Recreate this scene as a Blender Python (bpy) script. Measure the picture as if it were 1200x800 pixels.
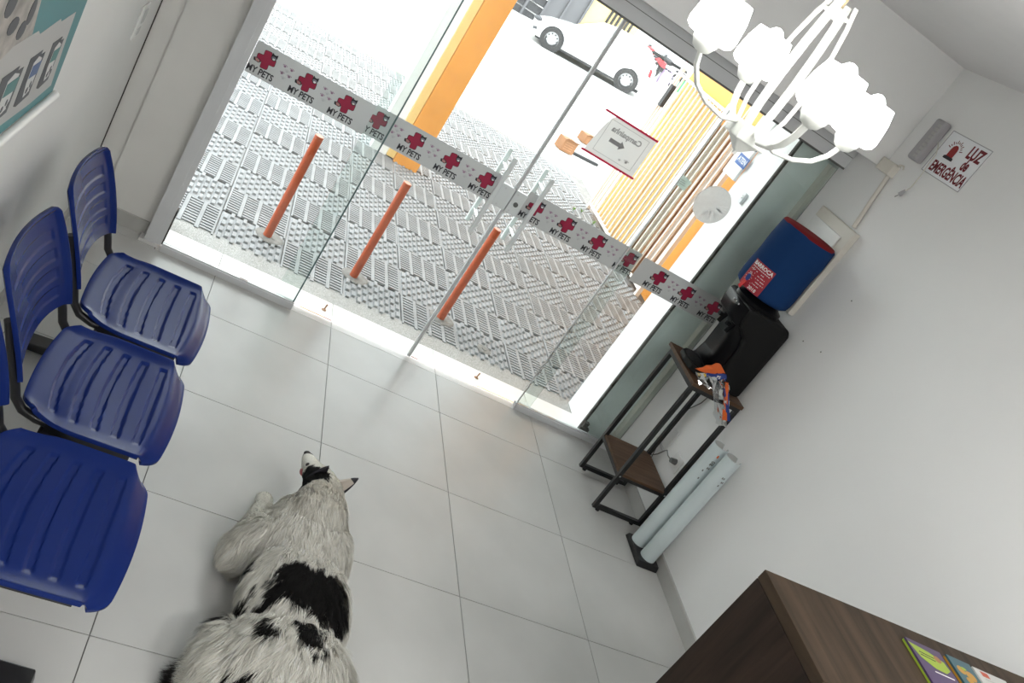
import bpy, bmesh, math, random
import numpy as np
from mathutils import Vector, Matrix
random.seed(7); np.random.seed(7)
for o in list(bpy.data.objects): bpy.data.objects.remove(o)
S = bpy.context.scene
COL = S.collection
PI = math.pi

# ------------------------------------------------------------------ camera
cam_d = bpy.data.cameras.new('camera'); cam = bpy.data.objects.new('camera', cam_d); COL.objects.link(cam)
right = Vector((0.83607176, -0.13434786, 0.53191603)); down = Vector((0.40160148, -0.51066474, -0.76022219)); fwd = Vector((0.37376499, 0.84921857, -0.37299807))
cam.matrix_world = Matrix(((right.x, -down.x, -fwd.x, -0.235), (right.y, -down.y, -fwd.y, -3.488), (right.z, -down.z, -fwd.z, 2.0436), (0, 0, 0, 1)))
cam_d.sensor_width = 36.0; cam_d.lens = 1015.7 / 1200 * 36.0; cam_d.clip_start = 0.02; cam_d.clip_end = 300
S.camera = cam
# ------------------------------------------------------------------ world, exposure
W = bpy.data.worlds.new('world'); S.world = W; W.use_nodes = True
bg = W.node_tree.nodes['Background']; bg.inputs[0].default_value = (0.97, 0.985, 1.0, 1); bg.inputs[1].default_value = 3.6
S.view_settings.view_transform = 'Standard'; S.view_settings.look = 'None'; S.view_settings.gamma = 1.0
S.view_settings.exposure = 0.72; S.view_settings.use_curve_mapping = False
LAMP = 9.0; CEIL_LAMP = 33.0

# ------------------------------------------------------------------ materials
def mat(name, col, rough=0.5, metal=0.0, var=0.0, vscale=8.0, bump=0.0, bscale=60.0, coat=0.0, emis=None, estr=0.0, trans=0.0, spec=None, sub=0.0):
    m = bpy.data.materials.new(name); m.use_nodes = True
    nt = m.node_tree; b = nt.nodes['Principled BSDF']
    b.inputs['Base Color'].default_value = (*col, 1); b.inputs['Roughness'].default_value = rough; b.inputs['Metallic'].default_value = metal
    b.inputs['Coat Weight'].default_value = coat; b.inputs['Transmission Weight'].default_value = trans
    if spec is not None: b.inputs['Specular IOR Level'].default_value = spec
    if emis: b.inputs['Emission Color'].default_value = (*emis, 1); b.inputs['Emission Strength'].default_value = estr
    if var or bump:
        tc = nt.nodes.new('ShaderNodeTexCoord')
    if var:
        n = nt.nodes.new('ShaderNodeTexNoise'); n.inputs['Scale'].default_value = vscale; n.inputs['Detail'].default_value = 6
        r = nt.nodes.new('ShaderNodeValToRGB')
        r.color_ramp.elements[0].color = (*[c * (1 - var) for c in col], 1); r.color_ramp.elements[1].color = (*[min(1, c * (1 + var)) for c in col], 1)
        r.color_ramp.elements[0].position = 0.3; r.color_ramp.elements[1].position = 0.7
        nt.links.new(tc.outputs['Object'], n.inputs['Vector']); nt.links.new(n.outputs['Fac'], r.inputs[0]); nt.links.new(r.outputs[0], b.inputs['Base Color'])
    if bump:
        n2 = nt.nodes.new('ShaderNodeTexNoise'); n2.inputs['Scale'].default_value = bscale; n2.inputs['Detail'].default_value = 4
        bp = nt.nodes.new('ShaderNodeBump'); bp.inputs['Strength'].default_value = bump; bp.inputs['Distance'].default_value = 0.004
        nt.links.new(tc.outputs['Object'], n2.inputs['Vector']); nt.links.new(n2.outputs['Fac'], bp.inputs['Height']); nt.links.new(bp.outputs[0], b.inputs['Normal'])
    return m
def wood(name, dark, light, scale, rough=0.45, detail=8):
    m = mat(name, light, rough, spec=0.25); nt = m.node_tree; b = nt.nodes['Principled BSDF']
    tc = nt.nodes.new('ShaderNodeTexCoord'); mp = nt.nodes.new('ShaderNodeMapping'); mp.inputs['Scale'].default_value = scale
    n = nt.nodes.new('ShaderNodeTexNoise'); n.inputs['Scale'].default_value = 1; n.inputs['Detail'].default_value = detail; n.inputs['Distortion'].default_value = 0.6
    r = nt.nodes.new('ShaderNodeValToRGB'); r.color_ramp.elements[0].color = (*dark, 1); r.color_ramp.elements[1].color = (*light, 1)
    r.color_ramp.elements[0].position = 0.35; r.color_ramp.elements[1].position = 0.65
    nt.links.new(tc.outputs['Object'], mp.inputs[0]); nt.links.new(mp.outputs[0], n.inputs['Vector']); nt.links.new(n.outputs['Fac'], r.inputs[0]); nt.links.new(r.outputs[0], b.inputs['Base Color'])
    return m
def thinmat(name, col, frac=0.5, var=0.0, vscale=40):
    m = mat(name, col, 0.6, var=var, vscale=vscale); nt = m.node_tree; b = nt.nodes['Principled BSDF']; out = nt.nodes['Material Output']
    tl_ = nt.nodes.new('ShaderNodeBsdfTranslucent'); tl_.inputs[0].default_value = (*col, 1); mx = nt.nodes.new('ShaderNodeMixShader'); mx.inputs[0].default_value = frac
    nt.links.new(b.outputs[0], mx.inputs[1]); nt.links.new(tl_.outputs[0], mx.inputs[2]); nt.links.new(mx.outputs[0], out.inputs[0]); return m
def glassmat(name, tint, refl=1.0):
    m = bpy.data.materials.new(name); m.use_nodes = True; nt = m.node_tree; nt.nodes.clear()
    out = nt.nodes.new('ShaderNodeOutputMaterial'); mix = nt.nodes.new('ShaderNodeMixShader'); tr = nt.nodes.new('ShaderNodeBsdfTransparent'); gl = nt.nodes.new('ShaderNodeBsdfGlossy')
    fr = nt.nodes.new('ShaderNodeFresnel'); fr.inputs[0].default_value = 1.5; mu = nt.nodes.new('ShaderNodeMath'); mu.operation = 'MULTIPLY'; mu.inputs[1].default_value = refl
    tr.inputs[0].default_value = (*tint, 1); gl.inputs['Roughness'].default_value = 0.02
    nt.links.new(fr.outputs[0], mu.inputs[0]); nt.links.new(mu.outputs[0], mix.inputs[0]); nt.links.new(tr.outputs[0], mix.inputs[1]); nt.links.new(gl.outputs[0], mix.inputs[2]); nt.links.new(mix.outputs[0], out.inputs[0])
    return m
M = dict(
    tile=mat('porcelain tile', (0.54, 0.54, 0.525), 0.30, var=0.06, vscale=3, spec=0.4),
    grout=mat('grout', (0.16, 0.155, 0.15), 0.9),
    sill=mat('daylit sill tile', (0.74, 0.73, 0.71), 0.30, var=0.03),  # grey floor tile made lighter; the stronger daylight is in this colour
    granite=mat('granite', (0.31, 0.305, 0.295), 0.6, var=0.45, vscale=160),
    wall=mat('white wall paint', (0.87, 0.87, 0.86), 0.6, var=0.015, vscale=2, bump=0.06, bscale=120),
    wall_l=mat('grey white wall paint', (0.80, 0.795, 0.775), 0.55, var=0.02, vscale=2, bump=0.06, bscale=120),
    wall_f=mat('grey wall paint', (0.75, 0.74, 0.71), 0.55, var=0.03, vscale=3),
    wall_g=mat('worn glass tinted paint', (0.80, 0.85, 0.83), 0.5, var=0.06, vscale=6),  # green cast of the tinted glass is put into this wall colour
    ceil=mat('ceiling paint', (0.80, 0.79, 0.79), 0.8, var=0.01),
    base=mat('baseboard tile', (0.47, 0.465, 0.445), 0.4, var=0.04),
    dirt=mat('dark dirt', (0.05, 0.045, 0.04), 0.9, var=0.5, vscale=40),
    alu=mat('grey aluminium', (0.66, 0.67, 0.68), 0.45, 0.0, var=0.03),
    alud=mat('dark aluminium', (0.15, 0.155, 0.15), 0.5, 0.2),
    chrome=mat('chrome', (0.8, 0.81, 0.82), 0.15, 1.0),
    glass=glassmat('clear glass', (0.93, 0.965, 0.955), 1.0),
    gedge=mat('green glass edge', (0.10, 0.16, 0.16), 0.2),
    band=thinmat('grey frosted band', (0.52, 0.53, 0.53), 0.24),
    red=mat('logo crimson', (0.36, 0.012, 0.055), 0.5), ink=mat('black ink', (0.015, 0.014, 0.02), 0.5), navy=mat('logo navy', (0.05, 0.035, 0.09), 0.5), catg=mat('cat grey', (0.20, 0.20, 0.25), 0.5), dogb=mat('logo brown', (0.42, 0.20, 0.19), 0.5),
    pink=mat('paw mauve', (0.30, 0.17, 0.26), 0.5), pawg=mat('paw grey', (0.43, 0.44, 0.45), 0.5), white=mat('white plastic', (0.82, 0.82, 0.80), 0.35),
    hand=mat('white handle enamel', (0.78, 0.82, 0.82), 0.25),
    blue=mat('royal blue plastic', (0.0085, 0.023, 0.140), 0.25, spec=0.12), black=mat('black enamel', (0.012, 0.012, 0.013), 0.35), rubber=mat('black rubber', (0.012, 0.012, 0.012), 0.8),
    gloss=mat('glossy black plastic', (0.005, 0.005, 0.006), 0.3, spec=0.12), matteb=mat('matte black plastic', (0.006, 0.006, 0.006), 0.55, spec=0.2),
    lampw=mat('white lamp enamel', (0.80, 0.82, 0.78), 0.3),
    shade=mat('lit frosted shade', (0.9, 0.9, 0.88), 0.5, emis=(1, 0.985, 0.95), estr=LAMP), bulb=mat('lit bulb', (1, 1, 1), 0.5, emis=(1, 0.985, 0.95), estr=LAMP * 1.5),
    cord=mat('tan cord', (0.55, 0.42, 0.24), 0.6),
    clamp=mat('lit ceiling panel', (1, 1, 1), 0.5, emis=(1, 0.99, 0.97), estr=CEIL_LAMP),
    cloth=mat('blue fabric', (0.009, 0.038, 0.125), 0.8, spec=0.1, bump=0.25, bscale=30), clothr=mat('dark red fabric', (0.20, 0.016, 0.018), 0.8, spec=0.1), labr=mat('red label', (0.36, 0.014, 0.03), 0.5), tabr=mat('bright red plastic', (0.6, 0.03, 0.03), 0.4),
    shelfw=wood('brown laminate', (0.07, 0.038, 0.022), (0.125, 0.072, 0.042), (3, 40, 40)),
    walnut_t=wood('lit dark walnut top', (0.030, 0.019, 0.011), (0.070, 0.046, 0.028), (26, 2.2, 20), 0.6),  # same walnut as the side, in its lit, lighter tone
    walnut_s=wood('shaded dark walnut side', (0.014, 0.008, 0.005), (0.036, 0.021, 0.014), (20, 26, 2.0), 0.6),  # same walnut darkened; the shade on the side is in this colour
    pvc=mat('pale pvc', (0.62, 0.70, 0.71), 0.35), pvci=mat('pvc inside', (0.50, 0.51, 0.49), 0.5),
    paper=mat('white paper', (0.82, 0.82, 0.81), 0.7), cream=mat('aged cream plastic', (0.70, 0.67, 0.60), 0.45), greyp=mat('grey lavender plastic', (0.40, 0.385, 0.40), 0.4),
    signw=mat('bright sign board', (0.90, 0.91, 0.93), 0.4), sred=mat('dark red print', (0.17, 0.006, 0.014), 0.6), sred2=mat('siren red', (0.30, 0.008, 0.010), 0.5),
    cpaper=thinmat('sign paper', (0.80, 0.80, 0.79), 0.70), cink=mat('show through ink', (0.36, 0.36, 0.36), 0.8), tape=mat('red tape', (0.75, 0.02, 0.09), 0.4),
    lab_g=thinmat('pale green label', (0.66, 0.76, 0.72), 0.6), sblue=mat('sign blue', (0.03, 0.11, 0.36), 0.5),
    frostw=thinmat('frost branches', (0.95, 0.95, 0.95), 0.5), frost=thinmat('frosted disc', (0.80, 0.80, 0.79), 0.60, 0.08, 60),
    bollard=mat('orange rust enamel', (0.46, 0.085, 0.025), 0.5, var=0.12, vscale=14), bollt=mat('bollard cap', (0.62, 0.30, 0.22), 0.6),
    conc=mat('concrete patch', (0.20, 0.195, 0.185), 0.9, var=0.25, vscale=25), paver=mat('grey paver', (0.29, 0.294, 0.302), 0.75, var=0.13, vscale=5), pgroove=mat('dark paver groove', (0.028, 0.027, 0.026), 0.9, var=0.2, vscale=7), pavbed=mat('paver joints', (0.20, 0.19, 0.18), 0.95, var=0.2, vscale=9),  # groove colour is much darker than the ribs
    street=mat('pale street', (0.56, 0.555, 0.54), 0.9, var=0.05, vscale=0.8), ext=mat('white facade paint', (0.84, 0.84, 0.84), 0.7),
    orange=mat('orange paint', (0.78, 0.34, 0.06), 0.6, var=0.08, vscale=5), yellow=mat('pale yellow tone', (0.82, 0.58, 0.22), 0.6, var=0.04), creamw=mat('cream door paint', (0.60, 0.36, 0.10), 0.6), brown=mat('brown timber', (0.34, 0.17, 0.08), 0.6, var=0.2), taupe=mat('taupe timber', (0.36, 0.29, 0.23), 0.6, var=0.15),
    fence=mat('white fence enamel', (0.80, 0.74, 0.68), 0.5), card=mat('cardboard', (0.25, 0.12, 0.055), 0.8, var=0.1), green=mat('weed green', (0.16, 0.30, 0.06), 0.7),
    carw=mat('white car paint', (0.85, 0.85, 0.85), 0.2, coat=0.6), carg=mat('pale reflection car glass', (0.36, 0.38, 0.41), 0.08), tyre=mat('tyre', (0.03, 0.029, 0.029), 0.8), rim=mat('silver rim', (0.34, 0.34, 0.35), 0.4), dk=mat('dark underside', (0.02, 0.02, 0.022), 0.7), lampg=mat('headlamp', (0.05, 0.052, 0.06), 0.2),  # car windows coloured pale for the bright reflection that washes them out
    gdark=mat('charcoal gate', (0.045, 0.045, 0.05), 0.5), ggrey=mat('grey gate', (0.12, 0.12, 0.13), 0.5), bred=mat('red bike plastic', (0.5, 0.02, 0.03), 0.35), bpink=mat('pink bag', (0.6, 0.12, 0.3), 0.6), bgreen=mat('green bag', (0.05, 0.42, 0.16), 0.6), byel=mat('yellow bag', (0.75, 0.55, 0.05), 0.6), blil=mat('lilac cloth', (0.45, 0.35, 0.55), 0.7),
    teal=mat('poster teal', (0.055, 0.23, 0.25), 0.45), pgrey=mat('poster grey', (0.46, 0.455, 0.44), 0.45), pdark=mat('poster charcoal', (0.05, 0.055, 0.065), 0.45), pwhite=mat('poster white', (0.60, 0.60, 0.59), 0.45), pblue=mat('poster blue', (0.06, 0.12, 0.28), 0.45), pgreen=mat('poster green', (0.05, 0.20, 0.19), 0.45), pfur=mat('poster fur', (0.36, 0.33, 0.30), 0.45, var=0.35, vscale=18),
    ublue=mat('bag blue', (0.02, 0.05, 0.25), 0.3), uor=mat('bag orange', (0.72, 0.13, 0.02), 0.3), uyel=mat('bag yellow', (0.7, 0.48, 0.06), 0.3), film=glassmat('clear bag film', (0.80, 0.82, 0.84), 2.2),
    purple=mat('leaflet purple', (0.065, 0.035, 0.11), 0.4), lime=mat('leaflet lime', (0.30, 0.42, 0.03), 0.4), petrol=mat('leaflet petrol', (0.035, 0.11, 0.14), 0.4), amber=mat('leaflet amber', (0.50, 0.25, 0.03), 0.4), lgrey=mat('leaflet white', (0.55, 0.55, 0.53), 0.4), lred=mat('leaflet red', (0.5, 0.06, 0.02), 0.4),
    nose=mat('dog nose', (0.03, 0.022, 0.022), 0.35), paw=mat('paw pad', (0.25, 0.15, 0.12), 0.6), tongue=mat('mouth pink', (0.4, 0.1, 0.1), 0.5), inear=mat('inner ear', (0.56, 0.50, 0.44), 0.7),
)

# ------------------------------------------------------------------ mesh builder
ORG = {}
class MB:
    def __init__(s): s.v = []; s.f = []; s.m = []
    def add(s, vs, fs, mi=0):
        n = len(s.v); s.v += [tuple(v) for v in vs]; s.f += [tuple(i + n for i in f) for f in fs]; s.m += [mi] * len(fs); return s
    def box(s, x0, x1, y0, y1, z0, z1, mi=0):
        return s.add([(x0, y0, z0), (x1, y0, z0), (x1, y1, z0), (x0, y1, z0), (x0, y0, z1), (x1, y0, z1), (x1, y1, z1), (x0, y1, z1)],
                     [(0, 3, 2, 1), (4, 5, 6, 7), (0, 1, 5, 4), (1, 2, 6, 5), (2, 3, 7, 6), (3, 0, 4, 7)], mi)
    def frame(s, a, b):
        d = (Vector(b) - Vector(a)).normalized(); u = d.cross(Vector((0, 0, 1)))
        if u.length < 1e-4: u = Vector((1, 0, 0))
        u.normalize(); return d, u, d.cross(u)
    def cyl(s, a, b, r0, r1=None, n=16, mi=0, caps=True):
        r1 = r0 if r1 is None else r1; a = Vector(a); b = Vector(b); d, u, w = s.frame(a, b); vs = []
        for p, r in ((a, r0), (b, r1)):
            for i in range(n): t = 2 * PI * i / n; vs.append(p + u * (r * math.cos(t)) + w * (r * math.sin(t)))
        fs = [(i, (i + 1) % n, n + (i + 1) % n, n + i) for i in range(n)]
        if caps: fs += [tuple(range(n))[::-1], tuple(range(n, 2 * n))]
        return s.add(vs, fs, mi)
    def tube(s, path, r, n=10, mi=0, flat=None, caps=True):
        P = [Vector(p) for p in path]; vs = []; fs = []; k = len(P); rr = r if isinstance(r, (list, tuple)) else [r] * k
        up = None
        for i, p in enumerate(P):
            d = (P[min(i + 1, k - 1)] - P[max(i - 1, 0)]).normalized()
            if up is None:
                up = d.cross(Vector((0, 0, 1)))
                if up.length < 1e-3: up = Vector((1, 0, 0))
            up = (up - d * up.dot(d)).normalized(); w = d.cross(up)
            a, b = (rr[i], rr[i]) if flat is None else flat
            for j in range(n):
                t = 2 * PI * (j + 0.5) / n; vs.append(p + up * (a * math.cos(t)) + w * (b * math.sin(t)))
        for i in range(k - 1):
            for j in range(n): fs.append((i * n + j, i * n + (j + 1) % n, (i + 1) * n + (j + 1) % n, (i + 1) * n + j))
        if caps: fs += [tuple(range(n))[::-1], tuple(range((k - 1) * n, k * n))]
        return s.add(vs, fs, mi)
    def lathe(s, prof, c=(0, 0, 0), n=24, mi=0, sq=0.0, capb=False, capt=False):
        vs = []; fs = []; k = len(prof)
        for r, z in prof:
            for j in range(n):
                t = 2 * PI * j / n; q = 1.0
                if sq: q = 1 / (abs(math.cos(t)) ** sq + abs(math.sin(t)) ** sq) ** (1 / sq)
                vs.append((c[0] + r * q * math.cos(t), c[1] + r * q * math.sin(t), c[2] + z))
        for i in range(k - 1):
            for j in range(n): fs.append((i * n + j, i * n + (j + 1) % n, (i + 1) * n + (j + 1) % n, (i + 1) * n + j))
        if capb: fs.append(tuple(range(n))[::-1])
        if capt: fs.append(tuple(range((k - 1) * n, k * n)))
        return s.add(vs, fs, mi)
    def prism(s, poly, axis, a, b, mi=0):
        # poly in the two other axes (order x,y,z without axis)
        def P(p, t): q = list(p); q.insert(axis, t); return tuple(q)
        n = len(poly); vs = [P(p, a) for p in poly] + [P(p, b) for p in poly]
        fs = [tuple(range(n)), tuple(range(n, 2 * n))[::-1]] + [(i, n + i, n + (i + 1) % n, (i + 1) % n) for i in range(n)]
        return s.add(vs, fs, mi)
    def ell(s, c, r, n=16, mi=0, rot=None):
        vs = []; fs = []; k = n // 2
        for i in range(k + 1):
            ph = PI * i / k
            for j in range(n):
                t = 2 * PI * j / n; v = Vector((r[0] * math.sin(ph) * math.cos(t), r[1] * math.sin(ph) * math.sin(t), r[2] * math.cos(ph)))
                if rot: v = rot @ v
                vs.append(v + Vector(c))
        for i in range(k):
            for j in range(n): fs.append((i * n + j, (i + 1) * n + j, (i + 1) * n + (j + 1) % n, i * n + (j + 1) % n))
        return s.add(vs, fs, mi)
    def mesh(s, name, mats, smooth=False, off=(0, 0, 0)):
        me = bpy.data.meshes.new(name); o = Vector(off)
        me.from_pydata([tuple(Vector(v) - o) for v in s.v], [], s.f); me.validate()
        for m in (mats if isinstance(mats, (list, tuple)) else [mats]): me.materials.append(M[m] if isinstance(m, str) else m)
        if len(me.polygons) == len(s.m): me.polygons.foreach_set('material_index', s.m)
        bm = bmesh.new(); bm.from_mesh(me); bmesh.ops.remove_doubles(bm, verts=bm.verts, dist=1e-6); bmesh.ops.recalc_face_normals(bm, faces=bm.faces); bm.to_mesh(me); bm.free()
        if smooth:
            me.shade_smooth() if hasattr(me, 'shade_smooth') else None
            try: me.set_sharp_from_angle(angle=math.radians(smooth if smooth > 1 else 40))
            except Exception: pass
        return me
    def build(s, name, mats, parent=None, smooth=False, bevel=0.0, seg=2, loc=None):
        off = ORG.get(parent.name, (0, 0, 0)) if parent else (0, 0, 0)
        if loc is None and parent is None:
            A = np.array([tuple(v) for v in s.v]); lo = A.min(0); hi = A.max(0)
            loc = ((lo[0] + hi[0]) / 2, (lo[1] + hi[1]) / 2, lo[2])
        if parent is None: off = loc
        me = s.mesh(name, mats, smooth, off)
        o = bpy.data.objects.new(name, me); COL.objects.link(o)
        if parent: o.parent = parent; ORG[o.name] = off
        else: o.location = loc; ORG[o.name] = tuple(loc)
        if bevel:
            b = o.modifiers.new('bevel', 'BEVEL'); b.width = bevel; b.segments = seg; b.limit_method = 'ANGLE'; b.angle_limit = math.radians(40)
            if smooth is False: pass
        return o
def tag(o, label=None, cat=None, group=None, kind=None):
    if label: o['label'] = label
    if cat: o['category'] = cat
    if group: o['group'] = group
    if kind: o['kind'] = kind
    return o
def thing(name, label, cat, loc, group=None, kind=None):
    o = bpy.data.objects.new(name, None); COL.objects.link(o); o.location = loc; o.empty_display_size = 0.05; ORG[o.name] = tuple(loc)
    return tag(o, label, cat, group, kind)
def child(name, me, parent, loc=(0, 0, 0), rot=(0, 0, 0), scale=(1, 1, 1)):
    # loc in world axes relative to the parent's origin chain
    o = bpy.data.objects.new(name, me); COL.objects.link(o); o.parent = parent; og = ORG.get(parent.name, (0, 0, 0))
    o.location = Vector(loc) - Vector(og); o.rotation_euler = rot; o.scale = scale; ORG[o.name] = tuple(loc); return o
_txt = {}
def text_mesh(s, size, mats, bold=0.0, ext=0.0005, sx=1.0, align='CENTER'):
    cu = bpy.data.curves.new('t', 'FONT'); cu.body = s; cu.size = size; cu.align_x = align; cu.align_y = 'CENTER'; cu.offset = bold; cu.extrude = ext; cu.resolution_u = 3
    o = bpy.data.objects.new('t', cu); COL.objects.link(o); dg = bpy.context.evaluated_depsgraph_get(); dg.update()
    me = bpy.data.meshes.new_from_object(o.evaluated_get(dg)); bpy.data.objects.remove(o)
    me.materials.clear(); me.materials.append(M[mats])
    if sx != 1.0:
        for v in me.vertices: v.co.x *= sx
    return me
def map_mesh(me, fn):
    for v in me.vertices: v.co = fn(v.co)
    me.update(); return me

# ================================================================== SETTING
XL, XR, ZC, YB = -0.67, 2.377, 2.593, -5.0
YS = 0.3476                      # floor/sill line
TX, TY = 0.6, 0.595
fl = tag(MB().box(XL - .1, XR + .1, YB - .1, YS, -0.06, -0.006).build('floor', 'grout'), 'pale grey porcelain tile floor of the waiting room', 'floor', kind='structure')
xs = [XL, -0.6, 0, .6, 1.2, 1.8, XR]; ys = [YS]; y = 0.0
while y > YB + .05: ys.append(y); y -= TY
ys.append(YB)
tcache = {}
def tile(parent, name, m, x0, x1, y0, y1, z0, z1, g=0.0016):
    w = round(x1 - x0 - 2 * g, 4); d = round(y1 - y0 - 2 * g, 4); key = (name, w, d, m)
    if key not in tcache: tcache[key] = MB().box(-w / 2, w / 2, -d / 2, d / 2, z0, z1).mesh(name, m)
    return child(name, tcache[key], parent, ((x0 + x1) / 2, (y0 + y1) / 2, 0))
for i in range(len(xs) - 1):
    for j in range(len(ys) - 1): tile(fl, 'floor_tile', 'tile', xs[i], xs[i + 1], ys[j + 1], ys[j], -0.006, 0.0)
for a, b, c in ((XL, -.6, .436), (-.6, -.292, .436), (2.16, XR, .430)): tile(fl, 'floor_tile', 'tile', a, b, YS, c, -0.006, 0.0)
sl = tag(MB().box(-.30, 2.16, YS, .595, -0.06, -0.006).build('door_sill', 'grout'), 'grey tiled sill under the glass shopfront, coloured lighter for daylight', 'sill', kind='structure')
for a, b in ((-.29, 0), (0, .6), (.6, 1.2), (1.2, 1.8), (1.8, 2.15)): tile(sl, 'sill_tile', 'sill', a, b, YS, .595, -0.006, 0.0)
tag(MB().box(-.30, 2.16, .595, .765, -.06, -0.002).build('granite_strip', 'granite'), 'speckled grey granite strip between sill and pavement', 'threshold', kind='structure')

# walls
tag(MB().box(XL - .12, XL, YB - .12, .57, -.06, ZC + .1).build('wall_left', 'wall_l'), 'grey-white left wall behind the blue seats', 'wall', kind='structure')
tag(MB().box(XR, XR + .12, YB - .12, .57, -.06, ZC + .1).build('wall_right', 'wall'), 'white right wall behind the water dispenser', 'wall', kind='structure')
tag(MB().box(XL - .12, XR + .12, YB - .12, YB, -.06, ZC + .1).build('wall_back', 'wall'), 'white back wall behind the viewer', 'wall', kind='structure')
tag(MB().box(XL - .12, XR + .12, YB - .12, .58, ZC, ZC + .12).build('ceiling', 'ceil'), 'plain white ceiling', 'ceiling', kind='structure')
wf = tag(MB().box(XL, -.58, .45, .57, 0, 2.066).box(-.58, -.30, .436, .57, 0, 2.066).build('wall_front_left', 'wall_f'), 'grey front wall return left of the shopfront frame', 'wall', kind='structure')
tag(MB().box(2.150, XR, .430, .4355, 0, 2.066).build('wall_front_right', 'wall_g'), 'worn wall return coloured with the green-grey tint of the right glass', 'wall', kind='structure')
tag(MB().box(XL, XR, .103, .57, 2.066, ZC).build('wall_front_lintel', 'wall'), 'white lintel wall above the glass shopfront', 'wall', kind='structure')
tag(MB().box(XR - .012, XR, -1.97, .42, 0, .072).build('baseboard_right', 'base'), 'grey tile baseboard along the right wall', 'baseboard', kind='structure')
tag(MB().box(XL, XL + .012, YB, .43, 0, .072).build('baseboard_left', 'base'), 'grey tile baseboard along the left wall', 'baseboard', kind='structure')
tag(MB().box(XL + .012, -.36, .424, .436, 0, .072).build('baseboard_front', 'base'), 'grey tile baseboard beside the shopfront frame', 'baseboard', kind='structure')
# cable trim in the right corner, dirt at the glass end
tag(MB().box(XR - .03, XR - .004, .385, .43, .075, 1.945).build('trim_1', 'cream'), 'narrow cream cable trim in the right corner', 'trim', kind='structure')
tag(MB().box(2.136, 2.150, .418, .436, .0, 1.96).build('trim_2', 'dirt'), 'black perished seal at the edge of the right wall return', 'trim', kind='structure')
tag(MB().box(XL, XL + .004, .440, .4505, 0, 2.066).build('trim_3', 'dirt'), 'thin dark strip in the left front corner', 'trim', kind='structure')  # narrow dark strip along the corner line
tag(MB().box(2.13, 2.19, .400, .424, 0, .045).box(2.14, 2.17, .402, .426, .045, .08).build('crumbled_plaster', 'dirt'), 'crumbled dark plaster at foot of the right wall return', 'plaster', kind='structure')

# ------------------------------------------------------------------ outside shell
tag(MB().box(2.148, 3.75, .436, .71, -.05, 3.0).build('facade_right', 'ext'), 'white outside facade right of the entrance', 'facade', kind='structure')
tag(MB().box(-4.5, -.30, .57, .71, -.05, 3.0).build('facade_left', 'ext'), 'white outside facade left of the entrance', 'facade', kind='structure')
tag(MB().box(-4.5, 3.75, .57, .71, 3.0, 6.0).box(-.30, 2.148, .57, .71, 2.066, 3.0).build('facade_upper', 'ext'), 'white outside facade above the entrance', 'facade', kind='structure')
tag(MB().box(.80, 3.62, .71, 3.75, 2.72, 2.92).build('shade_canopy_slab', 'ext'), 'unseen canopy slab added to shade the right of the pavement', 'canopy', kind='structure')  # out of view; added as an occluder to darken the right-hand pavers
# pavement of ribbed and studded pavers
PXP, PYP, PX0, PY0 = 0.3625, 0.3435, -0.0765, 1.4255
sw = tag(MB().box(-3.0, 3.75, .765, 6.62, -.09, -.012).build('pavement', 'pavbed'), 'pavement of grey ribbed and studded concrete pavers', 'pavement', kind='structure')
w2, d2 = PXP / 2 - .003, PYP / 2 - .003
rib = MB().box(-w2, w2, -d2, d2, -.03, -.008, 1)
for c in range(4):
    cx = (c - 1.5) * .0905
    for r in range(10):
        cy = (r - 4.5) * .0318; rib.add([(cx - .033, cy - .0085, -.008), (cx + .033, cy - .0085, -.008), (cx + .033, cy + .0085, -.008), (cx - .033, cy + .0085, -.008), (cx - .033, cy - .0070, .006), (cx + .033, cy - .0070, .006), (cx + .033, cy + .0070, .006), (cx - .033, cy + .0070, .006)],
                                      [(4, 5, 6, 7), (0, 1, 5, 4), (1, 2, 6, 5), (2, 3, 7, 6), (3, 0, 4, 7)])
    if c < 3: rib.box(cx + .035, cx + .0555, -d2, d2, -.008, .003)
rib.box(-w2, -w2 + .010, -d2, d2, -.008, .003).box(w2 - .010, w2, -d2, d2, -.008, .003)
rib_me = rib.mesh('paver', ['paver', 'pgroove'])
st = MB().box(-w2, w2, -d2, d2, -.03, -.005)
for c in range(10):
    cx = (c - 4.5) * .0345
    for r in range(4):
        cy = (r - 1.5) * .083 + (.0208 if c % 2 else -.0208); a, b = .0115, .027
        st.add([(cx - a, cy - b, -.005), (cx + a, cy - b, -.005), (cx + a, cy + b, -.005), (cx - a, cy + b, -.005), (cx - a * .8, cy - b * .9, .008), (cx + a * .8, cy - b * .9, .008), (cx + a * .8, cy + b * .9, .008), (cx - a * .8, cy + b * .9, .008)],
               [(4, 5, 6, 7), (0, 1, 5, 4), (1, 2, 6, 5), (2, 3, 7, 6), (3, 0, 4, 7)])
st_me = st.mesh('paver', 'paver')
npv = 0
for i in range(-5, 11):
    for j in range(-2, 15):
        cx = PX0 + (i + .5) * PXP; cy = PY0 + (j + .5) * PYP - .003
        if cx < -1.75 or cx > 3.62: continue
        child('paver', rib_me if (i + j) % 2 else st_me, sw, (cx, cy, random.uniform(-.001, .0015))); npv += 1
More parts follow.
